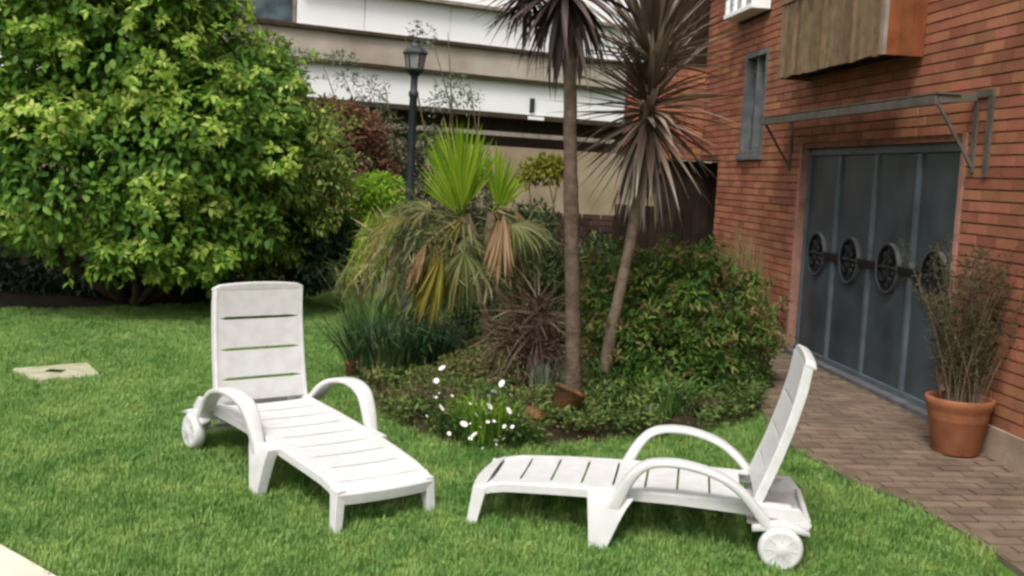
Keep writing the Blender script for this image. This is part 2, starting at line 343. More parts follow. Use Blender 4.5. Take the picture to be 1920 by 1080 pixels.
for d, P, sc in cand2:
    tilt = Vector((random.uniform(-.012, .012), random.uniform(-.012, .012), WA+math.pi/2+random.uniform(-.02, .02)))
    dz = random.uniform(-.003, .003)
    if k < 300 and d < 99:
        inst('paver', pav, path, P+Vector((0, 0, dz)), tilt, (sc, 1, 1)); k += 1
    else:
        mt = Matrix.Translation(P+Vector((0, 0, dz))) @ Matrix.Rotation(tilt.z, 4, 'Z') @ Matrix.Diagonal((sc, 1, 1, 1))
        stuff.add([mt @ Vector(v) for v in pb.v], pb.f)
o = stuff.build('paver', M['paver'], path); o['kind'] = 'stuff'
# flower bed soil, slightly mounded
bed_px = [(636, 566), (648, 640), (655, 712), (700, 775), (740, 812), (840, 842), (960, 854), (1080, 848), (1200, 834), (1330, 820), (1420, 798), (1440, 770)]
bed = [G(*p) for p in bed_px]
bedpoly = [(p.x, p.y) for p in bed] + [(edge[1].x+.02, edge[1].y), (2.35, 11.6), (2.2, 13.4), (1.2, 15.6), (-1.5, 16.2), (-2.4, 15.2)]
def inpoly(x, y, poly):
    c = False; j = len(poly)-1
    for i in range(len(poly)):
        if (poly[i][1] > y) != (poly[j][1] > y) and x < (poly[j][0]-poly[i][0])*(y-poly[i][1])/(poly[j][1]-poly[i][1])+poly[i][0]: c = not c
        j = i
    return c
cx = sum(p[0] for p in bedpoly)/len(bedpoly); cy = sum(p[1] for p in bedpoly)/len(bedpoly)
b = MB(); rings = [1, .97, .85, .6, .3]; n = len(bedpoly)
for q in rings:
    for x, y in bedpoly:
        X = cx+(x-cx)*q; Y = cy+(y-cy)*q
        b.v.append((X, Y, gz(Y)+{1: -.02, .97: .03}.get(q, .06)+.02*noise.noise(Vector((X*4, Y*4, 3)))))
b.v.append((cx, cy, gz(cy)+.07)); b.f = [(i*n+k, i*n+(k+1) % n, (i+1)*n+(k+1) % n, (i+1)*n+k) for i in range(len(rings)-1) for k in range(n)]
b.f += [(4*n+k, 4*n+(k+1) % n, 5*n) for k in range(n)]
struct(b.build('flower_bed', M['soil'], smooth=True))
# strip of bare soil under the big tree and along the back wall
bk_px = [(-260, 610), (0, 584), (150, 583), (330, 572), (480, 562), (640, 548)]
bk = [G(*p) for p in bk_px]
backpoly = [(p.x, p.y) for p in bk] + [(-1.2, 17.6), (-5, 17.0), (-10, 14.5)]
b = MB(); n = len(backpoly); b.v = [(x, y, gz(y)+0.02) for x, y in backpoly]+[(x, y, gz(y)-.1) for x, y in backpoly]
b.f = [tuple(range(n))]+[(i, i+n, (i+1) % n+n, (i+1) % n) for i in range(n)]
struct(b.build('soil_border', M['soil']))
# cream terrace at the bottom left corner
t0 = G(-4, 1027); t1 = G(94, 1083); td = (t1-t0).normalized(); tn = Vector((-td.y, td.x, 0)); tn = tn if tn.x < 0 else -tn
pts = [t0-td*4, t1+td*3, t1+td*3+tn*3, t0-td*4+tn*3]
b = MB(); b.v = [(p.x, p.y, gz(p.y)+.035) for p in pts]+[(p.x, p.y, gz(p.y)-.4) for p in pts]; b.f = [(0, 1, 2, 3)]+[(i, i+4, (i+1) % 4+4, (i+1) % 4) for i in range(4)]
struct(b.build('terrace', M['terrace'], bevel=.012))
terr = [(p.x, p.y) for p in pts]
# concrete cover in the lawn
cc = [G(22, 699), G(165, 687), G(190, 712), G(60, 720)]
c0 = sum(cc, Vector())/4
e = empty('inspection_cover', c0, 'pale concrete inspection cover lying flush in the lawn at far left', 'cover')
b = MB(); b.v = [tuple(Vector((p.x, p.y, p.z+.035))-c0) for p in cc]+[tuple(Vector((p.x, p.y, p.z-.06))-c0) for p in cc]; b.f = [(0, 1, 2, 3)]+[(i, i+4, (i+1) % 4+4, (i+1) % 4) for i in range(4)]
b.build('cover_slab', M['slab'], e, bevel=.012)
hp = G(104, 704)-c0
MB().tube([hp+Vector((-.05, 0, .037)), hp+Vector((-.03, 0, .043)), hp+Vector((.03, 0, .043)), hp+Vector((.05, 0, .037))], .005, 6).build('handle', M['iron'], e)
MB().box(hp.x-.06, hp.x+.06, hp.y-.05, hp.y+.05, .030, .0385).build('recess', M['soil'], e)

# grass blades: tufts on scattered points
def tuft(seed):
    r = random.Random(seed); b = MB()
    for _ in range(16):
        a = r.uniform(0, 6.28); q = r.uniform(0, .035); x = q*math.cos(a); y = q*math.sin(a); h = r.uniform(.022, .05); wdt = r.uniform(.0016, .0027)
        a2 = r.uniform(0, 6.28); l = r.uniform(.005, .028); dx = math.cos(a2); dy = math.sin(a2); sx = -dy*wdt; sy = dx*wdt
        b.add([(x-sx, y-sy, -.01), (x+sx, y+sy, -.01), (x+sx+dx*l*.35, y+sy+dy*l*.35, h*.6), (x-sx+dx*l*.35, y-sy+dy*l*.35, h*.6), (x+dx*l, y+dy*l, h)], [(0, 1, 2, 3), (3, 2, 4)])
    return b
gm = bpy.data.materials.new('grass blades'); gm.use_nodes = True; n_ = gm.node_tree; pbs = n_.nodes['Principled BSDF']
geo = n_.nodes.new('ShaderNodeNewGeometry'); nz = n_.nodes.new('ShaderNodeTexNoise'); nz.inputs['Scale'].default_value = 3.0; nz.inputs['Detail'].default_value = 6; nz.inputs['Roughness'].default_value = .7
n_.links.new(geo.outputs['Position'], nz.inputs['Vector']); cr = n_.nodes.new('ShaderNodeValToRGB')
ad = n_.nodes.new('ShaderNodeMath'); ad.operation = 'MULTIPLY_ADD'; ad.inputs[1].default_value = .32; n_.links.new(geo.outputs['Random Per Island'], ad.inputs[0])
sb = n_.nodes.new('ShaderNodeMath'); sb.operation = 'SUBTRACT'; sb.inputs[1].default_value = .16; n_.links.new(nz.outputs[0], sb.inputs[0]); n_.links.new(sb.outputs[0], ad.inputs[2])
els = cr.color_ramp.elements; els[0].position = .28; els[0].color = (.075, .19, .030, 1); els[1].position = .80; els[1].color = (.38, .50, .15, 1)
e2 = els.new(.5); e2.color = (.175, .335, .080, 1)
n_.links.new(ad.outputs[0], cr.inputs[0]); n_.links.new(cr.outputs[0], pbs.inputs['Base Color']); pbs.inputs['Roughness'].default_value = .5; pbs.inputs['Specular IOR Level'].default_value = .3
tr = n_.nodes.new('ShaderNodeBsdfTranslucent'); ms = n_.nodes.new('ShaderNodeMixShader'); ms.inputs[0].default_value = .35
n_.links.new(cr.outputs[0], tr.inputs[0]); n_.links.new(pbs.outputs[0], ms.inputs[1]); n_.links.new(tr.outputs[0], ms.inputs[2]); n_.links.new(ms.outputs[0], n_.nodes['Material Output'].inputs[0])
cvr = [(p.x, p.y) for p in cc]
cvc = np.mean(np.array(cvr), axis=0); cvs = [tuple(cvc+(np.array(q)-cvc)*.93) for q in cvr]
pts = []
def grass_pts(x0, x1, y0, y1, dens):
    k = int((x1-x0)*(y1-y0)*dens)
    X = rng.uniform(x0, x1, k); Y = rng.uniform(y0, y1, k)
    for x, y in zip(X, Y):
        px, py = pxof((x, y, gz(y)))
        if px < -120 or px > 2040 or py > 1200: continue
        if inpoly(x, y, cvs) or inpoly(x, y, terr): continue
        if inpoly(x, y, bedpoly) and not inpoly(cx+(x-cx)*1.04, cy+(y-cy)*1.04, bedpoly) is False: 
            continue
        if inpoly(x, y, backpoly): continue
        P = Vector((x, y, 0)); s = (P-WP).dot(wd); of = (P-WP).dot(wo)
        if s > s0-2.5 and of < edge_off(s)-random.uniform(-.03, .06): continue
        pts.append((x, y, gz(y)))
grass_pts(-3.2, 3.0, 3.6, 8.0, 1500); grass_pts(-8, 3.0, 8.0, 12, 800); grass_pts(-5.2, -3.2, 6, 8, 900); grass_pts(-8, 2, 12, 16.5, 420)
pts = [p for p in pts if noise.noise(Vector((p[0]*2.2, p[1]*2.2, 9)))+noise.noise(Vector((p[0]*6, p[1]*6, 4)))*.6 > -.62+random.uniform(-.25, .25)]
gme = bpy.data.meshes.new('grass'); gme.from_pydata(pts, [], []); go = inst('grass', gme); setp(go, 'short bright green grass covering the lawn', 'grass', kind='stuff')
ng = bpy.data.node_groups.new('grass scatter', 'GeometryNodeTree'); ng.interface.new_socket('Geometry', in_out='INPUT', socket_type='NodeSocketGeometry'); ng.interface.new_socket('Geometry', in_out='OUTPUT', socket_type='NodeSocketGeometry')
gi = ng.nodes.new('NodeGroupInput'); gout = ng.nodes.new('NodeGroupOutput')
ip = ng.nodes.new('GeometryNodeInstanceOnPoints'); jn = ng.nodes.new('GeometryNodeJoinGeometry')
jg = ng.nodes.new('GeometryNodeGeometryToInstance')
for i in range(5):
    me = tuft(i).mesh('tuft', gm); ob = bpy.data.objects.new('tuft', me)
    oi = ng.nodes.new('GeometryNodeObjectInfo'); oi.inputs['Object'].default_value = ob; ng.links.new(oi.outputs['Geometry'], jg.inputs[0])
rv = ng.nodes.new('FunctionNodeRandomValue'); rv.data_type = 'FLOAT_VECTOR'; rv.inputs[0].default_value = (-.12, -.12, 0); rv.inputs[1].default_value = (.12, .12, 6.28)
rs = ng.nodes.new('FunctionNodeRandomValue'); rs.data_type = 'FLOAT'; rs.inputs[2].default_value = .6; rs.inputs[3].default_value = 1.4; rs.inputs['Seed'].default_value = 3
ng.links.new(gi.outputs[0], ip.inputs['Points']); ng.links.new(jg.outputs[0], ip.inputs['Instance']); ip.inputs['Pick Instance'].default_value = True
ng.links.new(rv.outputs[0], ip.inputs['Rotation']); ng.links.new(rs.outputs[1], ip.inputs['Scale']); ng.links.new(ip.outputs[0], gout.inputs[0])
gmod = go.modifiers.new('scatter', 'NODES'); gmod.node_group = ng

lp = [p for p in random.sample(pts, 520)]
n = len(lp); rgl = np.random.default_rng(9); ld = rgl.normal(size=(n, 3)); ld[:, 2] *= .2; ln_ = rgl.normal(size=(n, 3))*.3; ln_[:, 2] += 1
me = leaf_mesh('leaf_litter', np.array(lp)+np.array((0, 0, .032)), ld, ln_, rgl.uniform(.012, .03, n), rgl.uniform(.007, .014, n), leafmat('fallen leaves', [(.30, .24, .10), (.22, .15, .06), (.30, .36, .12), (.45, .42, .25)], trans=.2), T_SM)
setp(inst('leaf_litter', me), 'tiny fallen leaves and clover flecks scattered over the grass', 'leaf litter', kind='stuff')

# ================================================================== BRICK BUILDING
BB = empty('brick_building', WP, 'red brick apartment building with blue grey metal garage doors and timber balcony', 'building', rz=WA)
# local frame: x = s along wall, y = -off (outwards negative), z up
WF = -0.05     # wall face lies 5 cm in front of the door plane
SMIN, SMAX, ZT = -3.7, 7.6, 6.2
DS0, DS1, DZ = 0.0, 3.10, 2.15
holes = [(DS0, DS1, -1, DZ), (-2.02, -1.22, 2.10, 3.25), (-2.4, -1.25, 3.62, 4.9)]
def cells(x0, x1, z0, z1, holes):
    zs = sorted({z0, z1, *[h[2] for h in holes if z0 < h[2] < z1], *[h[3] for h in holes if z0 < h[3] < z1]}); out = []
    for a, c in zip(zs, zs[1:]):
        mid = (a+c)/2; hs = sorted([h for h in holes if h[2] < mid < h[3] and h[1] > x0 and h[0] < x1]); x = x0
        for h in hs:
            if h[0] > x: out.append((x, h[0], a, c))
            x = max(x, h[1])
        if x < x1: out.append((x, x1, a, c))
    return out
b = MB()
for x0, x1, z0, z1 in cells(SMIN, SMAX, 2.06, ZT, holes): b.box(x0, x1, WF+.004, .30, z0, z1)
for x0, x1, z0, z1 in cells(-2.85, SMAX, -.3, 2.06, holes): b.box(x0, x1, WF+.004, .30, z0, z1)
wall = b.build('wall', M['mortar'], BB)
# upper floor spans the passage at the far corner; box body behind
MB().box(-3.698, 7.598, .30, 5.0, 2.062, ZT-.002).box(-2.848, 7.598, .302, 4.998, -.3, 2.061).build('body', M['mortar'], BB)
# bricks: stretcher bond, each proud of the mortar
BL, BH, BD = .240, .0635, .009; PL, PC = .252, .0755
bm_ = MB().box(-BL/2, BL/2, -BD, .01, 0, BH); bricks = []
z = .313; row = 0
while z < 4.9:
    sm = SMIN if z > 2.06 else -2.85
    hs = [h for h in holes if h[2] < z+BH and h[3] > z]
    segs = [(sm, SMAX)]
    for h in hs:
        ns = []
        for a, c in segs:
            if h[1] <= a or h[0] >= c: ns.append((a, c)); continue
            if h[0] > a: ns.append((a, h[0]))
            if h[1] < c: ns.append((h[1], c))
        segs = ns
    for a, c in segs:
        x = math.floor(a/PL)*PL + (PL/2 if row % 2 else 0) - PL
        while x < c:
            l = max(x, a+.002); r_ = min(x+BL, c-.002)
            if r_-l > .03: bricks.append(((l+r_)/2, z, (r_-l)/BL))
            x += PL
    z += PC; row += 1
vis = []
for s, z, sc in bricks:
    P = W(s, .05, z); px, py = pxof(P); d = (P-CAMP).length if (1240 < px < 1925 and -10 < py < 1085) else 99
    if d < 99 and DS1+.0 < s < 3.75 and z < 1.3: d += 2.5     # behind the pot plant
    vis.append((d, s, z, sc))
vis.sort(); bme = bm_.mesh('brick', M['brick']); st = MB()
for k, (d, s, z, sc) in enumerate(vis):
    dy = random.uniform(-.0025, .0025)
    if k < 300 and d < 99: inst('brick', bme, wall, (s, WF+dy, z), (0, 0, random.uniform(-.004, .004)), (sc, 1, 1))
    else: st.add([(s+v[0]*sc, WF+dy+v[1], z+v[2]) for v in bm_.v], bm_.f)
# far end: brick lintel wing across the passage, built at a right angle
wx = SMIN; st2 = MB()
wing = MB().box(wx-.25, wx-.01, -1.05, .3, 2.06, 3.25)
wing.build('lintel', M['mortar'], BB)
z = 2.07; row = 0
while z < 3.2:
    y = -1.05 + (PL/2 if row % 2 else 0)
    while y < -.07:
        y1 = min(y+BL, -.055); st.add([(wx-.012, y, z), (wx+.002, y, z), (wx+.002, y1, z), (wx-.012, y1, z), (wx-.012, y, z+BH), (wx+.002, y, z+BH), (wx+.002, y1, z+BH), (wx-.012, y1, z+BH)],
            [(0, 3, 2, 1), (4, 5, 6, 7), (0, 1, 5, 4), (2, 3, 7, 6), (0, 4, 7, 3), (1, 2, 6, 5)]); y += PL
    z += PC; row += 1
o = st.build('brick', M['brick'], wall); o['kind'] = 'stuff'
# dark upper storey behind the lintel, dark timber gate below it
MB().box(wx-.30, wx-.26, -.55, .3, 3.25, 5.6).build('upper_cladding', M['darkwood'], BB)
MB().box(-2.83, -2.80+.0, .0, .01, 0, .1).build('drain_cover', M['iron'], BB)
MB().box(DS1+.075, SMAX, WF-.03, WF, -.3, .31).build('plinth', M['plinth'], BB, bevel=.004)
MB().box(-2.86, DS0-.06, WF-.03, WF, -.3, .31).build('plinth', M['plinth'], BB, bevel=.004)
# jambs and reveal
MB().box(DS0-.05, DS0+.002, WF-.014, .10, -.2, DZ+.05).build('door_jamb', M['jamb'], BB, bevel=.004)
MB().box(DS1-.002, DS1+.07, WF-.014, .10, -.2, DZ+.05).build('door_jamb', M['jamb'], BB, bevel=.004)
# garage door
door = MB().box(DS0+.01, DS1-.01, .06, .08, .02, DZ-.01).build('garage_door', M['door'], BB)
pw = (DS1-DS0)/4
for i in range(4):
    MB().box(i*pw+.035, (i+1)*pw-.035, .035, .058, .22, DZ-.07).build('door_panel', M['door'], door, bevel=.004)
for i in range(5):
    x = i*pw; a, c = (x+.01, x+.05) if i == 0 else ((x-.05, x-.01) if i == 4 else (x-.027, x+.027))
    MB().box(a, c, .012, .06, .11, DZ-.07).build('mullion', M['doorframe'], door, bevel=.004)
MB().box(.012, DS1-.012, .008, .062, DZ-.068, DZ-.002).build('top_rail', M['doorframe'], door, bevel=.004)
MB().box(DS0-.02, DS1+.02, -.085, .061, .05, .195).build('threshold', M['winframe'], door, bevel=.006)
MB().box(.012, DS1-.012, .0, .0602, .196, .235).build('bottom_rail', M['doorframe'], door)
def ring(b, cx_, cz_, r1, r2, y0, y1, n=28, a0=0, a1=2*math.pi):
    secs = []
    for k in range(n+1):
        a = a0+(a1-a0)*k/n; ca, sa = math.cos(a), math.sin(a)
        secs.append([(cx_+r*ca, y, cz_+r*sa) for r, y in ((r1, y0), (r2, y0), (r2, y1), (r1, y1))])
    b.strip(secs)
def scroll(b, cx_, cz_, r0, turns, a0, flip=1, rad=.010, y=.020):
    pts = []
    for k in range(18):
        t = k/17; a = a0+flip*turns*2*math.pi*t; rr = r0*(1-.8*t); pts.append((cx_+rr*math.cos(a), y, cz_+rr*math.sin(a)))
    b.tube(pts, rad, 5)
for i in range(4):
    c_ = (i+.5)*pw; zc = 1.165
    med = MB(); ring(med, c_, zc, .170, .19, .004, .036)
    med.tube([(c_, +.020, zc-.16), (c_, +.020, zc+.16)], .010, 6)
    for sg in (-1, 1):
        scroll(med, c_+sg*.07, zc+.06, .065, .9, math.pi*(0 if sg > 0 else 1), sg, .013)
        scroll(med, c_+sg*.07, zc-.06, .065, .9, math.pi*(0 if sg > 0 else 1), -sg, .013)
        med.tube([(c_+sg*.02, +.020, zc), (c_+sg*.16, +.020, zc)], .014, 6)
        med.tube([(c_+sg*.10, +.020, zc+.11), (c_+sg*.03, +.020, zc)], .011, 6)
    med.build('medallion', M['iron'], door)
    edge_ = MB(); ring(edge_, c_, zc,   .1905, .199, .0, .036); edge_.build('medallion_rim', M['ironpale'], door)
    if i < 3:
        MB().box(c_+.203, c_+pw-.203, -.004, .0115, zc-.034, zc+.034).build('link_plate', M['iron'], door, bevel=.008)
# awning frame above the door
aw = MB().bar((-.30, -.36, 2.40), (3.28, -.36, 2.40), .03, .062).build('awning_frame', M['rail'], BB, bevel=.003)
MB().bar((-.30, -.345, 2.405), (-.30, WF, 2.44), .03, .05).build('end_arm', M['rail'], aw)
MB().bar((3.27, -.345, 2.405), (3.27, WF, 2.44), .03, .05).build('end_arm', M['rail'], aw)
for s in (-.30, 3.27):
    MB().bar((s, WF-.014, 1.93), (s, WF-.014, 2.41), .05, .02, up=(0, 1, 0)).build('wall_bracket', M['rail'], aw)
    MB().bar((s, WF-.02, 1.97), (s, -.34, 2.375), .02, .02).build('brace', M['rail'], aw)
MB().bar((3.45, WF-.016, 1.9), (3.45, WF-.016, 2.44), .06, .02, up=(0, 1, 0)).build('wall_bracket', M['rail'], aw)
MB().bar((3.27, WF-.016, 2.455), (3.47, WF-.016, 2.455), .05, .028, up=(0, 1, 0)).build('end_arm', M['rail'], aw)
MB().box(-.32, 3.30, -.37, -.20, 2.441, 2.452).build('awning_strip', M['rail'], aw)
# small window beside the corner
wn_ = MB()
x0, x1, z0, z1 = -2.02, -1.22, 2.10, 3.25
wn_.box(x0, x0+.07, WF-.015, .05, z0, z1).box(x1-.07, x1, WF-.015, .05, z0, z1).box(x0+.0702, x1-.0702, WF-.015, .05, z0, z0+.06).box(x0+.0702, x1-.0702, WF-.015, .05, z1-.06, z1)
wn_.box(x0+.37, x0+.41, WF+.01, .045, z0+.061, z1-.061)
wf_ = wn_.build('window', M['winframe'], BB, bevel=.003)
MB().box(x0+.07, x1-.07, .035, .042, z0+.06, z1-.06).build('pane', M['glass'], wf_)
MB().box(x0+.50, x1-.16, .020, .030, z0+.12, z1-.50).build('curtain', M['curtain'], wf_)
MB().box(x0-.03, x1+.03, WF-.05, WF, z0-.05, z0-.002).build('sill', M['winframe'], wf_, bevel=.004)
# white bay window box at the top
x0, x1, z0, z1 = -2.35, -1.3, 3.66, 4.85
bw = MB().box(x0, x1, -.26, WF, z0, z0+.055).build('bay_window', M['whitepaint'], BB, bevel=.004)
MB().box(x0, x1, -.26, WF, z1-.05, z1).build('top_board', M['whitepaint'], bw, bevel=.004)
for x in (x0+.01, x0+.30, x0+.62, x1-.07):
    MB().box(x, x+.06, -.25, -.19, z0+.056, z1-.051).build('post', M['whitepaint'], bw, bevel=.004)
MB().box(x0+.02, x1-.02, -.215, -.205, z0+.056, z1-.051).build('pane', M['curtain'], bw)
MB().box(x1-.02, x1, -.188, WF, z0+.056, z1-.051).build('side_panel', M['whitepaint'], bw)
MB().box(x0, x0+.02, -.188, WF, z0+.056, z1-.051).build('side_panel', M['whitepaint'], bw)
# timber balcony box
x0, x1, z0, z1 = .05, 2.40, 2.79, 3.46; of = -.38
bal = MB().box(x0+.03, x1-.03, of+.04, WF, z0+.03, z0+.09).build('balcony', M['darkwood'], BB)
k = 26; pw_ = (x1-x0)/k
for i in range(k):
    dz_ = random.uniform(-.008, .008)
    MB().box(x0+i*pw_+.003, x0+(i+1)*pw_-.003, of-.0+random.uniform(-.004, .004), of+.02, z0+dz_, z1+dz_).build('slat', M['slat'], bal)
for i in range(3):
    y0_ = of+.022+i*.1; MB().box(x1-.02, x1, y0_, min(y0_+.098, WF-.003), z0, z1+.02).build('end_plank', M['plank'], bal)
    MB().box(x0, x0+.02, y0_, min(y0_+.098, WF-.003), z0, z1).build('end_plank', M['plank'], bal)
MB().box(x0-.01, x1+.01, of-.012, of+.03, z1+.012, z1+.04).build('top_rail', M['slat'], bal, bevel=.004)
MB().box(x1-.045, x1+.004, of-.006, of+.0235, z0, z1).build('corner_post', M['greybar'], bal)
# the dark timber gate closing the passage beyond the corner
gw = W(-3.72, 0, 0)
gt = empty('passage_gate', W(-3.9, 1.0, gz(14.8)), 'dark brown timber gate in the shade below the brick lintel', 'gate', rz=WA)
for i in range(19):
    y = -.10 + i*.115; gh = 1.32 if y < .45 else 1.93
    MB().box(-.02, .02+random.uniform(0, .006), y, y+.108, 0, gh+random.uniform(-.01, .01)).build('plank', M['darkwood'], gt)
MB().box(-.055, -.022, -.10, 2.0, .3, .42).box(-.055, -.022, -.10, 2.0, 1.05, 1.17).build('cross_rail', M['darkwood'], gt)

# ================================================================== CONCRETE BUILDING BEHIND
ea = R(90-59.6)
P0 = A(760, 200, 20); P0.z = 0
CB = empty('concrete_building', P0, 'long beige concrete building with white panel bands behind the garden', 'building', rz=ea)
# local: x along facade to the right, y into the building, z up
MB().box(-16, 16, .0, .5, -1, 2.27).build('lower_wall', M['beigewall'], CB)
MB().box(-16, 16, .35, .8, 2.272, 2.87).build('recess_wall', M['eave_and_shade'], CB)  # gap coloured dark brown to stand in for the eave shadow
MB().box(-16, 16, -.06, .02, 2.46, 2.54).build('guard_bar', M['greybar'], CB)
MB().box(-16, 16, -.10, .34, 2.80, 2.885).build('eave', M['eave_and_shade'], CB)
MB().box(-16, 16, -.22, .40, 3.52, 4.04).build('beam', M['concrete'], CB, bevel=.02)
MB().box(-16, 16, -.30, -.221, 4.0, 4.065).build('beam_drip', M['eave_and_shade'], CB)
MB().box(-16, 16, -.215, -.12, 3.475, 3.518).build('beam_shadow_strip', M['eave_and_shade'], CB)
def panels(z0, z1, y, cuts):
    for a, c in zip(cuts, cuts[1:]):
        MB().box(a+.008, c-.008, y, y+.06, z0, z1).build('white_panel', M['whitepaint'], CB, bevel=.006)
panels(2.887, 3.50, -.10, [-16, -12, -8.4, -5.1, -1.9, 1.05, 3.9, 6.9, 10, 16])
panels(4.067, 4.70, -.16, [-2.12, -.9, .75, 2.4, 4.1, 5.8, 7.6, 10, 16])
MB().box(-15.9, 15.9, -.05, .35, 2.885, 4.69).build('backing_wall', M['eave_and_shade'], CB)
wnd = MB().box(-3.45, -2.14, -.17, -.10, 4.075, 5.3).build('window', M['greybar'], CB)
MB().box(-3.38, -2.2, -.180, -.172, 4.10, 5.25).build('pane', M['glass'], wnd)
MB().box(-16, -3.47, -.16, -.10, 4.067, 5.6).box(-2.1, 16, -.10, .3, 4.80, 6.4).build('upper_wall', M['whitepaint'], CB)
MB().box(-2.12, 16, -.32, -.04, 4.705, 4.76).build('gutter', M['greybar'], CB)
MB().box(-16, 16, .3, 8, 4.8, 6.39).build('upper_body', M['concrete'], CB)
wl = MB().box(2.52, 2.60, -.16, -.105, 2.93, 3.20).build('wall_lamp', M['lamp'], CB)
MB().box(2.50, 2.80, -.20, -.105, 2.80, 2.86).build('lamp_tube', M['whitepaint'], wl)
# low garden wall behind the tree
gl = [Vector((-9.5, 13.2, 0)), Vector((-5.0, 15.1, 0)), Vector((-1.8, 16.9, 0)), Vector((3.2, 17.6, 0))]
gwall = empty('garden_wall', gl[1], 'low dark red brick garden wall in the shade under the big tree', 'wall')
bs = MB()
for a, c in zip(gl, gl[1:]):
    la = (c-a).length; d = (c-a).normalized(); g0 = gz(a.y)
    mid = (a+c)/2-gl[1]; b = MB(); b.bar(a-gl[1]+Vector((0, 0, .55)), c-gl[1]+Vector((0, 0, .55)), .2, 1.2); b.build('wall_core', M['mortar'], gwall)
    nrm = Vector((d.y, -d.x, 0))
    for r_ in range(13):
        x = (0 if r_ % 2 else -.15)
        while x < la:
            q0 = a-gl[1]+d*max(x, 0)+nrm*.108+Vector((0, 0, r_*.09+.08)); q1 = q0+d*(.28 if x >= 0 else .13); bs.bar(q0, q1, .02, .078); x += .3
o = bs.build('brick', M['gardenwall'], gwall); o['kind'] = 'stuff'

# ================================================================== LOUNGERS
def sec_rect(c, wv, hv):
    return [c-wv-hv, c+wv-hv, c+wv+hv, c-wv+hv]
def rsec(c, wv, hv, q=.35):   # rounded rectangle, 12 points
    out = []
    for sx, sy in ((1, -1), (1, 1), (-1, 1), (-1, -1)):
        pts_ = [(sx, sy*(1-q)), (sx*(1-q*.3), sy*(1-q*.3)), (sx*(1-q), sy)]
        if sx*sy > 0: pts_ = pts_
        else: pts_ = pts_[::-1]
        out += [c+wv*x+hv*y for x, y in pts_]
    return out
def sweep(path_, w_, h_, lat=Vector((0, 1, 0)), q=.4):
    b = MB(); secs = []; n = len(path_)
    for i, p in enumerate(path_):
        p = Vector(p); d = (Vector(path_[min(i+1, n-1)])-Vector(path_[max(i-1, 0)])).normalized(); up = lat.cross(d).normalized()
        ww = w_[i] if hasattr(w_, '__len__') else w_; hh = h_[i] if hasattr(h_, '__len__') else h_
        secs.append(rsec(p, lat*ww/2, up*hh/2, q))
    return b.strip(secs)
def smooth_path(pts_, k=5):
    out = []; P_ = [Vector(p) for p in pts_]; P_ = [2*P_[0]-P_[1]]+P_+[2*P_[-1]-P_[-2]]
    for i in range(1, len(P_)-2):
        for j in range(k):
            t = j/k; a, b_, c, d = P_[i-1:i+3]
            out.append(.5*((2*b_)+(-a+c)*t+(2*a-5*b_+4*c-d)*t*t+(-a+3*b_-3*c+d)*t**3))
    out.append(P_[-2]); return out
def zdeck(s):   # seat profile
    pts_ = [(-.02, .175), (.0, .205), (.05, .232), (.15, .252), (.35, .268), (.7, .285), (1.0, .295), (1.35, .300), (1.8, .29)]
    for (a, za), (c, zc) in zip(pts_, pts_[1:]):
        if s <= c: t = (s-a)/(c-a); return za+(zc-za)*t
    return pts_[-1][1]
PLM = M['plastic']
